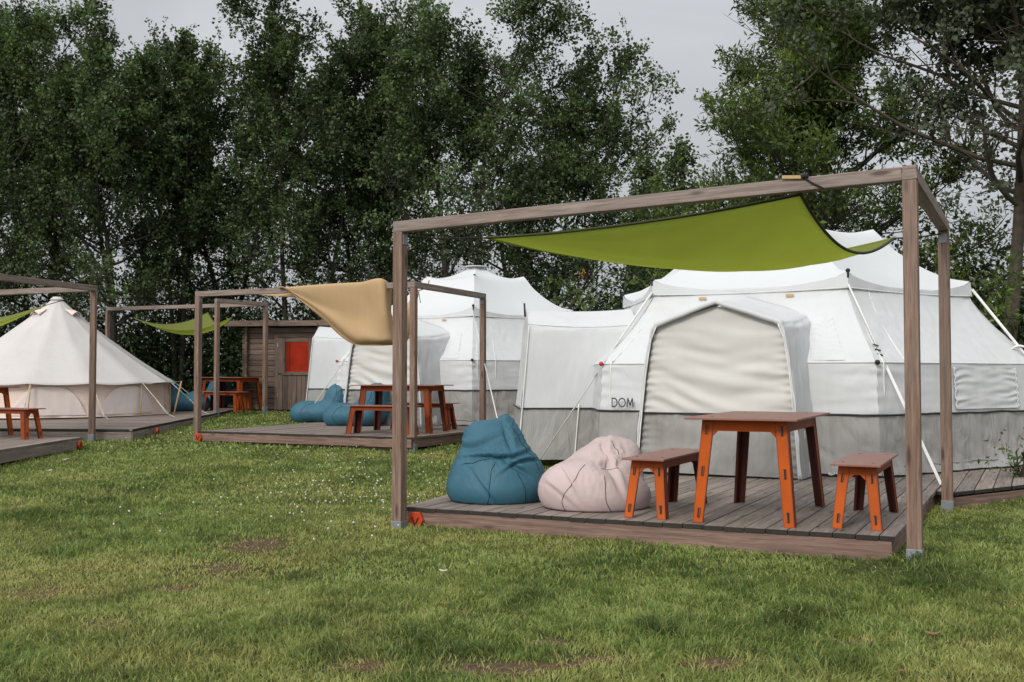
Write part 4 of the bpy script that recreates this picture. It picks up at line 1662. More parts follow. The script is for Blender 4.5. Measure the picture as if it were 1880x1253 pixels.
mb = MB()
def broof(u, v):
    a = u * 2 * math.pi
    k, f = bell_r(a)
    r = lerp(.07, BR + .10, v)
    z = lerp(BA, BW, v ** .93) - .06 * math.sin(math.pi * v) - .03 * math.sin(math.pi * f) * v + .012 * nz(u * 30, v * 5)
    return Vector((math.cos(a) * r * k, math.sin(a) * r * k, z))
mb.grid(broof, NS * 8, 30, flip=True)
bro = mb.build('roof', M['bell'], bell, solid=.004)
mb = MB()
mb.grid(lambda u, v: Vector((math.cos(u * 2 * math.pi) * lerp(.078, .15, v), math.sin(u * 2 * math.pi) * lerp(.078, .15, v), lerp(BA + .025, BA - .045, v))), 24, 3, flip=True)
mb.build('cap', M['bell'], bro, solid=.004)
for a in (-2.09, -.30, 1.2):
    mb = MB()
    for i in range(9):
        pass
    def vent(u, v, a=a):
        x = (u - .5)
        r = lerp(.38, .56, v)
        z = np.interp(r, [.07, BR + .1], [BA, BW]) + .0 + .09 * v * (1 - (2 * x) ** 2)
        aa = a + x * .30 / r
        return Vector((math.cos(aa) * r, math.sin(aa) * r, z - .03))
    mb.grid(vent, 10, 5)
    mb.build('vent_flap', M['bellwall'], bro, solid=.006)
mb = MB()
def bwall(u, v):
    a = u * 2 * math.pi
    k, f = bell_r(a)
    r = BR - .06 + .05 * v + .02 * nz(u * 40, v * 2) * (.3 + .7 * v) + .010 * nz(u * 90, v * 5)
    return Vector((math.cos(a) * r * k, math.sin(a) * r * k, lerp(BW + .02, .01, v)))
mb.grid(bwall, NS * 12, 12, flip=True)
bw_o = mb.build('wall', M['bellwall'], bell)
for a in (-.52, -1.20, -2.2):
    mb = MB()
    def win(u, v, a=a):
        x = (u - .5) * .58
        zt_ = .56 * (1 - abs(2 * u - 1) ** 3.2)
        aa = a + x
        k, f = bell_r(aa)
        r = (BR - .055 + .05 * .5) * k + .035 + .010 * nz(aa * 14, v * 3)
        return Vector((math.cos(aa) * r, math.sin(aa) * r, lerp(.06 + zt_, .06, v)))
    mb.grid(win, 24, 8, flip=True)
    mb.build('window', M['bellflap'], bw_o)
for i in range(NS):
    a = 2 * math.pi * i / NS + .02
    d = Vector((math.cos(a), math.sin(a), 0))
    if d.y > .55:
        continue
    mb = MB()
    mb.tube([d * (BR + .10) + Vector((0, 0, .0)) + Vector((d.y, -d.x, 0)) * .05, d * (BR + .07) + Vector((0, 0, BW - .02))], .014, 6)
    mb.build('side_pole', M['tan_patch'], bell)
    mb = MB()
    far_ = d * (BR + .85)
    mb.tube([d * (BR + .1) + Vector((0, 0, BW)), far_ + Vector((0, 0, .02))], .006, 5)
    if d.x > .2:
        k_ = (d * (BR + .1) + Vector((0, 0, BW))).lerp(far_, .55)
        mb.tube([k_, k_.lerp(far_, .5) + Vector((.05, 0, -.08)), far_ + Vector((.12, -.1, 0))], .006, 5)
        mb.ball(k_, .02, 6, 5)
    mb.build('guy_rope', M['rope'], bell)
# right-hand awning corner
mb = MB()
rp = Vector((2.85, -.35, 0))
mb.grid(lambda u, v: Vector((2.35, -.9 + .9 * u, BW)).lerp(rp + Vector((0, 0, BW + .04)), v), 4, 4)
mb.build('awning_corner', M['bell'], bell, solid=.004)
mb = MB()
mb.tube([rp + Vector((0, 0, BW + .04)), rp + Vector((-.14, -.05, .0))], .016, 6)
mb.build('side_pole', M['tan_patch'], bell)

# ------------------------------------------------------------------ far structure seen through the branches
t = thing('amusement_mast', 'pale mast with orange panels glimpsed through the trees', 'mast', (P(1092, 600, 62).x, 62, .6))
q0 = Vector((0, 0, 0))
top_z = P(1092, 235, 62).z - .6
mb = MB()
mb.tube([(0, 0, 0), (0, 0, top_z)], [.22, .14], 8)
for k in range(12):
    mb.beam(Vector((-.3, 0, k * top_z / 12)), Vector((.3, 0, (k + 1) * top_z / 12)), .06, .06)
mb.build('tower', M['steelpaint'], t)
mb = MB()
z_ = P(1092, 262, 62).z - .6
mb.prism([(-.05, -.5), (.35, -.6), (.25, .6), (-.1, .5)], (0, -.3, z_), (1, 0, 0), (0, 0, 1), (0, 1, 0), .3)
mb.build('top_panel', M['steelpaint'], t)
for px, py, hw, hh in ((1074, 505, 14, 6), (1078, 420, 9, 5), (1070, 488, 8, 12)):
    q = P(px, py, 61.5) - Vector((P(1092, 600, 62).x, 62, .6))
    mb = MB()
    s_ = 61.5 / F
    mb.prism([(-hw * s_, -hh * s_), (hw * s_, -hh * s_), (hw * .8 * s_, hh * s_), (-hw * .9 * s_, hh * .7 * s_)], q, (1, 0, 0), (0, 0, 1), (0, 1, 0), .3)
    mb.beam(q + Vector((0, .2, 0)), Vector((0, .1, q.z - .3)), .12, .12)
    mb.build('panel', M['ridepaint'], t)


# ------------------------------------------------------------------ trees
def leaf_mesh(name, pos, dirs, length, width, mat, parent, rng, tint):
    n = len(pos)
    d = dirs / np.linalg.norm(dirs, axis=1, keepdims=True)
    nr = rng.normal(size=(n, 3))
    nr[:, 2] += .7
    wv = np.cross(d, nr)
    wv /= np.linalg.norm(wv, axis=1, keepdims=True) + 1e-9
    fold = np.cross(wv, d) * (length * .10)[:, None]
    L = length[:, None]
    W = width[:, None]
    v = np.empty((n, 4, 3), np.float32)
    v[:, 0] = pos
    v[:, 1] = pos + d * L * .48 + wv * W + fold
    v[:, 2] = pos + d * L
    v[:, 3] = pos + d * L * .48 - wv * W + fold
    me = bpy.data.meshes.new(name)
    me.vertices.add(n * 4)
    me.vertices.foreach_set('co', v.reshape(-1))
    me.loops.add(n * 4)
    me.loops.foreach_set('vertex_index', np.arange(n * 4, dtype=np.int32))
    me.polygons.add(n)
    me.polygons.foreach_set('loop_start', np.arange(n, dtype=np.int32) * 4)
    me.polygons.foreach_set('loop_total', np.full(n, 4, np.int32))
    at = me.color_attributes.new('tint', 'FLOAT_COLOR', 'POINT')
    c = np.repeat(np.clip(tint, 0, 1), 4).astype(np.float32)
    at.data.foreach_set('color', np.stack([c, c, c, np.ones_like(c)], 1).reshape(-1))
    me.materials.append(mat)
    me.update(calc_edges=True)
    o = bpy.data.objects.new(name, me)
    COL.objects.link(o)
    o.parent = parent
    return o


def tree(t, seed, H, spread, trunk_h, n_limb, leaf, bark, r0=.16, nsub=8, ntw=5, nleaf=55, lsize=(.085, .030), lean=(0, 0), bias=(0, 0), up=.5, twig=.55, jit=.13, stems=1, profile='round', droop=0.0, bare=0, fork=1.1, align=.55, low=.45, shoots=0):
    """trunk and crown as two meshes under the Empty t"""
    rng = np.random.default_rng(seed)
    mb = MB()
    TP, TD, TC_ = [], [], []
    for s_i in range(stems):
        off = np.array([rng.normal() * .25, rng.normal() * .25]) if s_i else np.zeros(2)
        ln = np.array(lean) + (np.array([math.cos(s_i * 2.4 + seed), math.sin(s_i * 2.4 + seed)]) * fork + rng.normal(size=2) * .3 if stems > 1 else 0)
        npt = 11
        tr = []
        wx, wy = rng.normal(size=2) * .18
        ph = rng.uniform(0, 6, 2)
        for i in range(npt):
            q = i / (npt - 1)
            x = off[0] + ln[0] * q ** 1.4 + wx * math.sin(q * 5 + ph[0])
            y = off[1] + ln[1] * q ** 1.4 + wy * math.sin(q * 4 + ph[1])
            tr.append(np.array([x, y, q * H * .92]))
        tr = np.array(tr)
        rad = [max(.012, r0 * (1 - .93 * (i / (npt - 1)) ** .8)) * (1.25 if i == 0 else 1) for i in range(npt)]
        mb.tube([Vector(p) for p in tr], rad, 9)
        az = rng.uniform(0, 6.28)
        nl = n_limb // stems
        for k in range(nl):
            hq = trunk_h + (1 - trunk_h) * ((k + rng.uniform(0, .8)) / nl)
            hq = min(hq, .985)
            i = hq * (npt - 1)
            ia = min(int(i), npt - 2)
            o = tr[ia] * (1 - (i - ia)) + tr[ia + 1] * (i - ia)
            rel = (hq - trunk_h) / (1 - trunk_h)
            if profile == 'dome':
                ln_ = spread * (.80 + .35 * math.sin(math.pi * rel)) * (1 - .30 * rel ** 3)
            elif profile == 'round':
                ln_ = spread * (.55 + .55 * math.sin(math.pi * min(1, rel * .85 + .16))) * (1 - .45 * rel ** 2)
            elif profile == 'cone':
                ln_ = spread * (1.05 - .8 * rel)
            elif profile == 'up':
                ln_ = spread * (1.0 - .55 * rel)
            else:
                ln_ = spread * (.85 + .3 * math.sin(math.pi * rel))
            ln_ *= rng.uniform(.65, 1.15)
            az += 2.4 + rng.normal() * .4
            dh = np.array([math.cos(az), math.sin(az)])
            ln_ *= max(.35, 1 + dh @ np.array(bias))
            el = lerp(.22, .80 if profile == 'dome' else 1.15, rel) + rng.normal() * .15
            d = np.array([dh[0] * math.cos(el), dh[1] * math.cos(el), math.sin(el)])
            nseg = 7
            pts = [o]
            cur = d.copy()
            for s_ in range(nseg):
                cur = cur + np.array([0, 0, up * .16 - droop * .10 * s_]) + rng.normal(size=3) * .11
                cur /= np.linalg.norm(cur)
                pts.append(pts[-1] + cur * ln_ / nseg)
            lr = max(.008, r0 * .34 * (1 - .6 * rel))
            mb.tube([Vector(p) for p in pts], [lr * (1 - .85 * j / nseg) + .004 for j in range(nseg + 1)], 5, caps=False)
            if shoots and rel > .35:
                for _ in range(shoots):
                    sh = pts[-1 - rng.integers(0, 2)] + rng.normal(size=3) * .1
                    sdir = np.array([rng.normal() * .28, rng.normal() * .28, 1.0])
                    sdir = sdir / np.linalg.norm(sdir) + .25 * cur
                    sl2 = rng.uniform(.35, .95)
                    se = sh + sdir * sl2
                    mb.tube([Vector(sh), Vector((sh + se) / 2 + rng.normal(size=3) * .03), Vector(se)], [.009, .006, .002], 3, caps=False)
                    m = int(nleaf * 1.1)
                    s2 = rng.uniform(.0, 1.04, m)
                    TP.append(sh + (se - sh) * s2[:, None] + rng.normal(size=(m, 3)) * (.10 - .06 * s2)[:, None])
                    TD.append(sdir * .45 + rng.normal(size=(m, 3)) * .6)
                    TC_.append(np.full(m, .48 + rng.normal() * .12) + rng.normal(size=m) * .15)
            for s_ in range(nsub):
                q = rng.uniform(.22, 1.0)
                j = q * nseg
                ja = min(int(j), nseg - 1)
                so_ = pts[ja] * (1 - (j - ja)) + pts[ja + 1] * (j - ja)
                base_d = pts[ja + 1] - pts[ja]
                base_d /= np.linalg.norm(base_d)
                sdv = base_d * .75 + rng.normal(size=3) * .55 + np.array([0, 0, .28 * up])
                sdv /= np.linalg.norm(sdv)
                sl_ = ln_ * rng.uniform(.22, .46) * (1.05 - .4 * q) + .2
                sp = [so_]
                cu = sdv.copy()
                for _ in range(3):
                    cu = cu + rng.normal(size=3) * .14 + np.array([0, 0, .14 * up - .12 * droop])
                    cu /= np.linalg.norm(cu)
                    sp.append(sp[-1] + cu * sl_ / 3)
                mb.tube([Vector(p) for p in sp], [lr * .32 + .004, lr * .22 + .003, lr * .12 + .003, .003], 4, caps=False)
                if bare and rng.uniform() < bare and rel < .45:
                    for _ in range(3):
                        e_ = sp[rng.integers(1, 4)]
                        dd = cu + rng.normal(size=3) * .5
                        mb.tube([Vector(e_), Vector(e_ + dd * .25), Vector(e_ + dd * .5 + rng.normal(size=3) * .05)], [.005, .004, .002], 3, caps=False)
                    continue
                cl_t = rng.normal() * .22
                for w_i in range(ntw):
                    qq = rng.uniform(.15, 1.0) * 3
                    a_ = min(int(qq), 2)
                    wo = sp[a_] * (1 - (qq - a_)) + sp[a_ + 1] * (qq - a_)
                    wd = cu * .6 + rng.normal(size=3) * .55 + np.array([0, 0, .35 * up - .4 * droop])
                    wd /= np.linalg.norm(wd)
                    wl = twig * rng.uniform(.5, 1.2)
                    e_ = wo + wd * wl
                    mb.tube([Vector(wo), Vector((wo + e_) / 2 + rng.normal(size=3) * .02), Vector(e_)], [.005, .004, .002], 3, caps=False)
                    m = max(3, int(nleaf * rng.uniform(.5, 1.4) * (low + (1 - low) * min(1, rel / .5))))
                    s2 = rng.uniform(.1, 1.05, m)
                    TP.append(wo + (e_ - wo) * s2[:, None] + rng.normal(size=(m, 3)) * jit * (1.1 - .6 * s2)[:, None])
                    TD.append(wd * align + rng.normal(size=(m, 3)) * (.75 if align < .8 else .45) + np.array([0, 0, -.1 - .3 * droop]))
                    TC_.append(np.full(m, .42 + cl_t + rng.normal() * .10) + rng.normal(size=m) * .17)
    pos, dirs, tint = np.concatenate(TP), np.concatenate(TD), np.concatenate(TC_)
    kz = H / np.percentile(pos[:, 2], 99.7)
    cx, cy = np.median(pos[:, 0]), np.median(pos[:, 1])
    kr = spread / np.percentile(np.hypot(pos[:, 0] - cx, pos[:, 1] - cy), 95)
    pos = pos * np.array([kr, kr, kz])
    mb.v = [Vector((v.x * kr, v.y * kr, v.z * kz)) for v in mb.v]
    trunk = mb.build('trunk', bark, t)
    n = len(pos)
    ls = lsize[0] * rng.uniform(.6, 1.25, n)
    leaf_mesh('crown', pos, dirs, ls, ls * (lsize[1] / lsize[0]) * rng.uniform(.8, 1.2, n), leaf, t, rng, tint)
    return n


def bush(t, seed, rx, ry, hz, n, leaf, lsize=(.075, .03), clumps=40):
    """low leafy shrub: many stems from the ground, leaf clumps through the volume"""
    rng = np.random.default_rng(seed)
    mb = MB()
    TP, TD, TC_ = [], [], []
    for k in range(clumps):
        a = rng.uniform(0, 6.28)
        q = math.sqrt(rng.uniform(0, 1))
        z = hz * (rng.uniform(.08, 1) ** .8) * (1 - .35 * q * q)
        e = np.array([math.cos(a) * rx * q, math.sin(a) * ry * q, z])
        s_ = np.array([e[0] * .35, e[1] * .35, 0])
        mid_ = (s_ + e) / 2 + rng.normal(size=3) * .08
        mb.tube([Vector(s_), Vector(mid_), Vector(e)], [.018, .011, .004], 4, caps=False)
        m = int(n / clumps)
        c = rng.normal(size=(m, 3)) * np.array([rx * .16 + .12, ry * .16 + .12, hz * .12 + .08])
        TP.append(np.maximum(e + c, [-99, -99, .02]))
        TD.append(rng.normal(size=(m, 3)) + np.array([0, 0, .2]))
        TC_.append(np.full(m, .4 + rng.normal() * .16) + rng.normal(size=m) * .16)
    mb.build('stem', M['bark'], t)
    pos, dirs, tint = np.concatenate(TP), np.concatenate(TD), np.concatenate(TC_)
    ls = lsize[0] * rng.uniform(.6, 1.3, len(pos))
    leaf_mesh('foliage', pos, dirs, ls, ls * lsize[1] / lsize[0], leaf, t, rng, tint)


def at_px(px, Y):
    x = (px - 940) / F * Y
    return (x, Y, float(ground_z(x, Y)) - .05)


def htop(py, Y):
    return P(940, py, Y).z - float(ground_z(0, Y))


TG = 'tall trees along the back of the camp'
back = [  # px, Y, top row, half width px, trunk_h, bias, lean, label, seed
    (-50, 26.5, 25, 190, .16, (.0, 0), (.3, 0), 'dark tree cut by the left picture edge', 12),
    (70, 28.5, 5, 140, .18, (.0, 0), (.1, 0), 'tall dark tree with a spiky top behind the bell tent', 1),
    (200, 26.5, 125, 175, .22, (0, 0), (-.3, 0), 'tree with a thick dark trunk rising behind the bell tent', 2),
    (322, 27.5, 62, 125, .22, (0, 0), (-.2, 0), 'dark tree with a narrow tip rising behind the far pergola', 3),
    (425, 30.0, 150, 160, .22, (0, 0), (0, 0), 'lower dark tree behind the left end of the shed roof', 10),
    (550, 27.0, -20, 160, .20, (0, 0), (.1, 0), 'very tall dense tree behind the shed', 4),
    (695, 29.0, 110, 155, .20, (0, 0), (.2, 0), 'dark tree behind the middle pergola', 5),
    (830, 26.0, -30, 245, .20, (.05, 0), (.0, 0), 'tallest broad tree behind the smaller dome tent', 6),
    (985, 27.5, 95, 205, .24, (.25, 0), (.2, 0), 'tree with limbs reaching right into the sky gap', 7),
]
for px, Y, py, hw, thh, bi, le, lab, sd_ in back:
    t = thing('tree', lab, 'tree', at_px(px, Y), 0, TG)
    tree(t, sd_, htop(py, Y), hw / F * Y, thh, 38, M['leaf_a'], M['bark'], r0=.14, nsub=11, ntw=5, nleaf=34, lsize=(.094, .034), bias=bi, lean=le, up=.42, twig=.75, jit=.10, stems=2 + sd_ % 2, fork=1.9, low=.14, shoots=1, profile='dome')

t = thing('tree', 'small leafy tree under the sky gap behind the large dome tent', 'tree', at_px(1190, 24), 0, TG)
tree(t, 31, htop(262, 24), 1.0, .12, 22, M['leaf_a'], M['bark'], r0=.08, nsub=8, ntw=5, nleaf=16, lsize=(.10, .036), up=.7, twig=.5, jit=.10, stems=2)
t = thing('tree', 'thin tree with bent bare limbs between the two dome tents', 'tree', at_px(985, 25), 0, TG)
tree(t, 32, htop(420, 25), 1.6, .2, 14, M['leaf_a'], M['bark'], r0=.12, nsub=6, ntw=3, nleaf=8, lsize=(.11, .042), up=.6, twig=.5, jit=.12, lean=(1.3, 0), bias=(.5, 0))
t = thing('willow_tree', 'bright green narrow leaved tree behind the large dome tent', 'tree', at_px(1472, 19.5))
tree(t, 43, htop(-60, 19.5), 2.85, .14, 46, M['leaf_w'], M['bark'], r0=.11, nsub=10, ntw=6, nleaf=34, lsize=(.125, .020), up=.6, twig=.55, jit=.07, stems=3, profile='cone', align=.7, fork=.5, low=.6, shoots=2)
t = thing('poplar_tree', 'tall grey green poplar with a brown trunk and bare lower twigs at the right edge', 'tree', at_px(1826, 16.5))
tree(t, 52, htop(-300, 16.5), 2.35, .40, 38, M['leaf_p'], M['bark_l'], r0=.14, nsub=10, ntw=5, nleaf=58, lsize=(.082, .044), up=.5, twig=.5, jit=.10, lean=(.85, 0), bias=(-.4, 0), bare=.6, low=.12)

SG_ = 'dark shrubs under the trees'
for px, Y, rx, ry, hz, lab, sd_, n_ in (
        (60, 27.5, 2.2, 1.2, 2.4, 'dark shrub behind the bell tent at the left edge', 61, 9000),
        (225, 28.0, 1.6, 1.2, 2.3, 'dark shrub behind the right slope of the bell tent', 62, 9000),
        (330, 28.5, 1.5, 1.2, 2.9, 'shrub under the small green sail', 63, 9000),
        (440, 28.0, 1.5, 1.0, 2.5, 'bright leaved shrub left of the shed', 64, 9000),
        (590, 28.0, 1.6, 1.0, 2.9, 'shrub behind the shed roof', 65, 9000),
        (720, 28.5, 1.5, 1.0, 3.0, 'shrub behind the tan sail', 66, 9000),
        (1115, 26.5, 1.5, 1.0, 2.9, 'shrub behind the annex of the large dome tent', 67, 8000),
        (1215, 23.0, 1.4, .9, 3.2, 'shrub behind the roof of the large dome tent', 68, 9000),
        (1330, 22.0, 1.6, .9, 3.6, 'leafy shrub under the willow behind the green sail', 69, 10000),
        (1640, 20.5, 1.5, .9, 3.5, 'dark shrub behind the right post of the nearest pergola', 70, 10000),
        (1790, 19.5, 1.5, 1.0, 3.2, 'dark shrub behind the right end of the large dome tent', 71, 11000),
        (1905, 17.5, 1.3, 1.0, 2.5, 'dark shrub at the right edge under the poplar', 72, 11000)):
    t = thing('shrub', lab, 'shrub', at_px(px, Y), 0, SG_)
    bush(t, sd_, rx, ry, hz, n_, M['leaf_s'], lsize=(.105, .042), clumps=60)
for px, Y, hz, lab, sd_ in ((1874, 10.6, .33, 'weedy plant growing through the boards at the right edge', 81),):
    t = thing('weed', lab, 'plant', tuple(P(px, 800, Y).xy) + (.19,))
    bush(t, sd_, .09, .09, hz, 160, M['leaf_w'], lsize=(.06, .014), clumps=14)

# ------------------------------------------------------------------ lawn
mb = MB()
xs = np.concatenate([np.linspace(-400, -30, 8), np.linspace(-28, 28, 113), np.linspace(30, 400, 8)])
ys = np.concatenate([np.linspace(-120, -6, 5), np.linspace(-5, 45, 101), np.linspace(50, 600, 10)])
for y in ys:
    for x in xs:
        mb.v.append(Vector((x, y, float(ground_z(x, min(y, 45))))))
nx = len(xs)
for j in range(len(ys) - 1):
    for i in range(nx - 1):
        mb.face([j * nx + i, j * nx + i + 1, (j + 1) * nx + i + 1, (j + 1) * nx + i], None, (1, 1, 1), 0, True)
gm, nt, b, out = new_mat('lawn_soil')
co = N(nt, 'ShaderNodeTexCoord').outputs['Object']
n1 = noise_t(nt, co, 1.1, 5, .6)
n2 = noise_t(nt, co, 26, 4, .65)
c = ramp(nt, n1, [(.35, (.05, .07, .02)), (.55, (.085, .10, .032)), (.72, (.13, .12, .05))])
c = mixc(nt, ramp(nt, n2, [(.35, (1, 1, 1)), (.6, (0, 0, 0))]), c, (.03, .03, .014))
at = N(nt, 'ShaderNodeAttribute', attribute_name='bare')
c = mixc(nt, at.outputs['Fac'], c, ramp(nt, n2, [(.3, (.050, .034, .024)), (.7, (.125, .088, .058))]))
nt.links.new(c, b.inputs['Base Color'])
b.inputs['Roughness'].default_value = .95
b.inputs['Specular IOR Level'].default_value = .1
bump(nt, n2, .6, .03, b)
lawn = mb.build('ground', gm)
lawn['kind'] = 'structure'

rng = np.random.default_rng(5)


def vnoise(x, y, s, seed):
    """smooth value noise, vectorised"""
    r = np.random.default_rng(seed)
    tbl = r.uniform(0, 1, (64, 64))
    fx, fy = x / s + 1000, y / s + 1000
    ix, iy = np.floor(fx).astype(int), np.floor(fy).astype(int)
    tx, ty = fx - ix, fy - iy
    tx, ty = tx * tx * (3 - 2 * tx), ty * ty * (3 - 2 * ty)
    g = lambda a, b_: tbl[a % 64, b_ % 64]
    return (g(ix, iy) * (1 - tx) + g(ix + 1, iy) * tx) * (1 - ty) + (g(ix, iy + 1) * (1 - tx) + g(ix + 1, iy + 1) * tx) * ty


# worn patches seen in the photograph: (pixel column, row, half width m, half depth m, strength)
WORN = []
for px, py, a_, b_, s_ in ((470, 1000, .26, .32, 1.0), (410, 1040, .22, .25, .55), (330, 1075, .15, .12, .7), (665, 1215, .16, .10, .8), (930, 1218, .30, .10, 1.0), (1010, 1172, .10, .07, .8), (1310, 1212, .16, .10, .9), (1100, 1205, .20, .08, .7),
                           (1580, 1175, .12, .06, .6), (60, 1085, .30, .25, .45), (200, 1140, .2, .15, .35), (1030, 980, .12, .12, .4), (1790, 1180, .10, .06, .7), (850, 1120, .08, .06, .5), (1765, 948, .2, .12, .35)):
    q = G(px, py, .02)
    WORN.append((q.x, q.y, a_, b_, s_))


TUFTS = []
for px, py, rr in ((590, 1190, .16), (550, 1140, .12), (265, 902, .22), (760, 1165, .14), (1330, 1075, .12), (1480, 1130, .16), (860, 1190, .10), (330, 1010, .16), (1560, 1215, .16), (130, 1010, .2), (1720, 1080, .2), (1200, 1150, .12), (980, 1090, .1), (1705, 1022, .16), (1650, 1022, .12), (1745, 945, .14), (700, 980, .08)):
    q = G(px, py, .03)
    TUFTS.append((q.x, q.y, rr))


def bare_at(x, y):
    r_ = np.zeros_like(x)
    wob = (vnoise(x, y, .09, 21) - .5) * 1.3 + (vnoise(x, y, .3, 22) - .5) * .8
    for cx, cy, a_, b_, s_ in WORN:
        d = np.sqrt(((x - cx) / a_) ** 2 + ((y - cy) / b_) ** 2) + wob
        r_ = np.maximum(r_, s_ * np.clip(1.5 - d, 0, 1))
    return r_


# a finer bare-earth mask on the ground near the viewer
gv_ = np.array([tuple(v.co) for v in lawn.data.vertices])


def inside(poly, x, y):
    c = np.zeros(x.shape, bool)
    n = len(poly)
    for i in range(n):
        x0, y0, x1, y1 = poly[i].x, poly[i].y, poly[(i + 1) % n].x, poly[(i + 1) % n].y
        if abs(y1 - y0) < 1e-12:
            continue
        hit = ((y0 > y) != (y1 > y)) & (x < (x1 - x0) * (y - y0) / (y1 - y0) + x0)
        c ^= hit
    return c


def blades(y0, y1, dens, wid, hgt, seed):
    r = np.random.default_rng(seed)
    area = 0
    xm = lambda y: .56 * y + 1.3
    n = int(dens * (y1 - y0) * 2 * xm(y1))
    x = r.uniform(-xm(y1), xm(y1), n)
    y = r.uniform(y0, y1, n)
    keep = np.abs(x) < xm(y)
    for p in EXCL:
        keep &= ~inside(p, x, y)
    x, y = x[keep], y[keep]
    tuft_ = np.zeros(len(x))
    for cx, cy, rr in TUFTS:
        tuft_ = np.maximum(tuft_, np.exp(-((x - cx) ** 2 + ((y - cy) * .8) ** 2) / rr ** 2 - 1.2 * (vnoise(x, y, .12, 31) - .5)))
    tuft_ = np.clip(tuft_, 0, 1)
    bare = bare_at(x, y)
    cl_ = vnoise(x, y, .22, 3) * .6 + vnoise(x, y, .08, 4) * .4
    keep = r.uniform(0, 1, len(x)) > np.clip(bare * 1.0, 0, .88)
    keep &= r.uniform(0, 1, len(x)) < .45 + .75 * cl_
    x, y, cl_, bare, tuft_ = x[keep], y[keep], cl_[keep], bare[keep], tuft_[keep]
    n = len(x)
    z = ground_z(x, y)
    lush = vnoise(x, y, .9, 5)
    dry = np.clip(vnoise(x, y, 1.3, 6) * .65 + vnoise(x, y, .35, 7) * .35 - .46, 0, 1) * 1.8 + bare * 1.2
    # taller ragged grass along deck edges and round the posts
    edge = np.zeros(n)
    for p in EXCL:
        for i in range(len(p)):
            a, b_ = p[i], p[(i + 1) % len(p)]
            dx, dy = b_.x - a.x, b_.y - a.y
            l2 = dx * dx + dy * dy
            tt = np.clip(((x - a.x) * dx + (y - a.y) * dy) / l2, 0, 1)
            dd = np.hypot(x - a.x - tt * dx, y - a.y - tt * dy)
            edge = np.maximum(edge, np.exp(-(dd / .10) ** 2))
    for q_ in (pFR, pFL, pBR):
        edge = np.maximum(edge, 1.3 * np.exp(-(np.hypot(x - q_.x, y - q_.y) / .16) ** 2))
    hgt_ = hgt * (.35 + .65 * r.uniform(0, 1, n) ** 1.2) * (.55 + .75 * lush * (.4 + .6 * cl_)) * (1 - .35 * np.clip(dry, 0, 1)) * (1 + .7 * edge * r.uniform(0, 1, n)) * (1 + .8 * tuft_)
    dry = dry * (1 - .85 * tuft_)
    a = r.uniform(0, 2 * np.pi, n)
    tuft = vnoise(x, y, .13, 8) * 12.0
    a = np.where(r.uniform(0, 1, n) < .6, tuft + r.normal(size=n) * .5, a)
    lean = r.uniform(.2, 1.7, n) * hgt_
    fx, fy = np.cos(a), np.sin(a)
    wa = r.uniform(0, np.pi, n)
    wx_, wy_ = np.cos(wa), np.sin(wa)
    W = wid * r.uniform(.6, 1.3, n)
    v = np.empty((n, 5, 3), np.float32)
    v[:, 0, 0] = x - wx_ * W
    v[:, 0, 1] = y - wy_ * W
    v[:, 0, 2] = z - .004
    v[:, 1, 0] = x + wx_ * W
    v[:, 1, 1] = y + wy_ * W
    v[:, 1, 2] = z - .004
    mx_, my_ = x + fx * lean * .35, y + fy * lean * .35
    v[:, 2, 0] = mx_ + wx_ * W * .75
    v[:, 2, 1] = my_ + wy_ * W * .75
    v[:, 2, 2] = z + hgt_ * .62
    v[:, 3, 0] = mx_ - wx_ * W * .75
    v[:, 3, 1] = my_ - wy_ * W * .75
    v[:, 3, 2] = z + hgt_ * .62
    v[:, 4, 0] = x + fx * lean
    v[:, 4, 1] = y + fy * lean
    v[:, 4, 2] = z + hgt_ * (1 - .11 * (lean / np.maximum(hgt_, 1e-5)) ** 2)
    green = np.clip(.42 + .55 * (vnoise(x, y, .45, 12) - .5) + .5 * (vnoise(x, y, .11, 13) - .5) - .25 * (lush - .5) - .34 * tuft_ + r.normal(size=n) * .19, 0, 1)
    dryc = np.clip(np.clip(dry, 0, 1) * .75 + (r.uniform(0, 1, n) < .10) * r.uniform(.3, .9, n) + r.normal(size=n) * .08, 0, 1)
    return v, green, dryc


segs = [blades(3.3, 6.2, 11000, .0028, .055, 1), blades(6.2, 9.5, 5400, .0040, .054, 2), blades(9.5, 15, 1900, .0068, .060, 3), blades(15, 29, 560, .0125, .06, 4)]
vv = np.concatenate([s_[0] for s_ in segs])
gg = np.concatenate([s_[1] for s_ in segs])
dd_ = np.concatenate([s_[2] for s_ in segs])
n = len(vv)
me = bpy.data.meshes.new('grass')
me.vertices.add(n * 5)
me.vertices.foreach_set('co', vv.reshape(-1))
idx = np.arange(n, dtype=np.int32)[:, None] * 5 + np.array([0, 1, 2, 3, 3, 2, 4], np.int32)[None]
me.loops.add(n * 7)
me.loops.foreach_set('vertex_index', idx.reshape(-1))
me.polygons.add(n * 2)
st = np.stack([np.arange(n) * 7, np.arange(n) * 7 + 4], 1).reshape(-1).astype(np.int32)
me.polygons.foreach_set('loop_start', st)
me.polygons.foreach_set('loop_total', np.tile(np.array([4, 3], np.int32), n))
at = me.color_attributes.new('tint', 'FLOAT_COLOR', 'POINT')
hh_ = np.tile(np.array([0, 0, .62, .62, 1], np.float32), n)
cc = np.stack([np.repeat(gg, 5), np.repeat(dd_, 5), hh_, np.ones(n * 5)], 1).astype(np.float32)
at.data.foreach_set('color', cc.reshape(-1))
gm2, nt, b, out = new_mat('grass_blade')
at = N(nt, 'ShaderNodeAttribute', attribute_name='tint')
sp = N(nt, 'ShaderNodeSeparateColor')
nt.links.new(at.outputs['Color'], sp.inputs[0])
c = ramp(nt, sp.outputs[0], [(0, (.065, .110, .026)), (.5, (.215, .295, .070)), (1, (.42, .48, .165))])
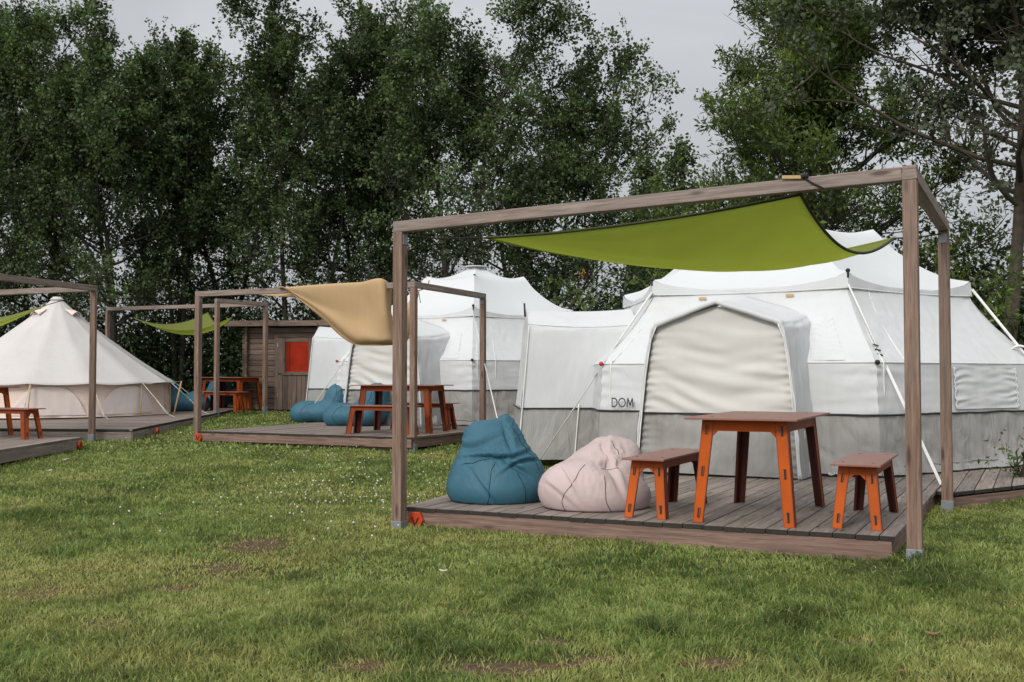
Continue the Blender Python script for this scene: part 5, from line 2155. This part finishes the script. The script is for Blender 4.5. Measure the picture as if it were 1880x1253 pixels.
c = mixc(nt, sp.outputs[1], c, (.48, .43, .15))
nt.links.new(c, b.inputs['Base Color'])
b.inputs['Roughness'].default_value = .55
b.inputs['Specular IOR Level'].default_value = .3
tr_ = N(nt, 'ShaderNodeBsdfTranslucent')
nt.links.new(c, tr_.inputs[0])
mx = N(nt, 'ShaderNodeMixShader', i_0=.4)
nt.links.new(b.outputs[0], mx.inputs[1])
nt.links.new(tr_.outputs[0], mx.inputs[2])
nt.links.new(mx.outputs[0], out.inputs[0])
me.materials.append(gm2)
me.update(calc_edges=True)
go = bpy.data.objects.new('grass', me)
COL.objects.link(go)
tag(go, 'short patchy green and straw coloured lawn grass', 'grass', kind='stuff')

# bare earth mask: small soil sheets just above the ground in the worn spots
soil = MB()
for cx, cy, a_, b_, s_ in WORN:
    base = len(soil.v)
    m_ = 22
    soil.v.append(Vector((cx, cy, float(ground_z(cx, cy)) + .006)))
    for i in range(m_):
        an_ = 2 * math.pi * i / m_
        k_ = (.95 + .5 * nz(math.cos(an_) * 1.7 + cx * 3, math.sin(an_) * 1.7 + cy * 3)) * s_ ** .5
        x, y = cx + math.cos(an_) * a_ * k_ * 1.0, cy + math.sin(an_) * b_ * k_ * 1.0
        soil.v.append(Vector((x, y, float(ground_z(x, y)) + .002)))
    for i in range(m_):
        soil.face([base, base + 1 + i, base + 1 + (i + 1) % m_], None, (1, 1, 1), 0, True)
M['soil'] = plain('bare_soil', (.12, .085, .05), .95, scale=30, bmp=.8, spec=.1, var_col=(.05, .033, .02))
so_ = soil.build('soil', M['soil'])
so_['kind'] = 'structure'

# clover flowers
fl = MB()
k = 0
while k < 230:
    r_ = random.random()
    if r_ < .72:
        px, py = random.gauss(640, 110), random.gauss(888, 38)
    elif r_ < .9:
        px, py = random.uniform(180, 860), random.uniform(800, 1000)
    else:
        px, py = random.uniform(0, 900), random.uniform(790, 850)
    if py < 770:
        continue
    g_ = G(px, py, .05)
    if not (4 < g_.y < 22):
        continue
    gz = float(ground_z(g_.x, g_.y))
    if any(bool(inside(p, np.array([g_.x]), np.array([g_.y]))[0]) for p in EXCL):
        continue
    r0_ = random.uniform(.005, .0095)
    fl.ball(Vector((g_.x, g_.y, gz + random.uniform(.035, .06))), r0_, 6, 4)
    k += 1
fo = fl.build('clover_flowers', M['white_flower'])
tag(fo, 'tiny white clover flowers scattered over the lawn', 'flowers', kind='stuff')

# fallen leaves and scraps that stand out on the lawn
for i, (px, py, s_, mat, lab) in enumerate(((1712, 1147, .028, 'dry', 'curled brown leaf on the lawn at the lower right'), (1655, 1212, .022, 'dry', 'small reddish leaf near the lower right corner'),
                                        (120, 851, .05, 'pale', 'pale scrap lying on the grass at the left'), (90, 868, .03, 'pale', 'tiny pale scrap below the larger one at the left'), (332, 811, .04, 'pale', 'pale scrap beside the left post of the middle pergola'),
                                        (814, 1035, .02, 'pale', 'white petal on the grass below the nearest deck'), (1795, 857, .05, 'dry', 'pale leaf on the boards at the right edge'))):
    q = G(px, py, .2 if px == 1795 else .08)
    z_ = .215 if px == 1795 else float(ground_z(q.x, q.y)) + .035
    mb = MB()
    mb.grid(lambda u, v: Vector(((u - .5) * 2 * s_ * 1.3, (v - .5) * 2 * s_ * .6 * math.sin(math.pi * min(max(u, .04), .96)), s_ * .5 * math.sin(u * 4 + v * 3) * (v - .3))), 8, 5)
    o = mb.build('fallen_leaf' if mat == 'dry' or px == 1795 else 'litter_scrap', M['pale'] if px == 1795 else M[mat], None, solid=.002)
    o.location = (q.x, q.y, z_)
    o.rotation_euler = (.2, .1, i * 1.3)
    tag(o, lab, 'leaf' if mat == 'dry' else 'litter')

# ------------------------------------------------------------------ render settings
vs = sc.view_settings
vs.view_transform = 'Standard'
vs.look = 'None'
vs.exposure = 0.15
vs.gamma = 1.0
vs.use_curve_mapping = False
sc.render.engine = 'CYCLES'
sc.cycles.max_bounces = 6
sc.cycles.diffuse_bounces = 3
sc.cycles.glossy_bounces = 2
sc.cycles.transmission_bounces = 4
sc.cycles.use_denoising = True
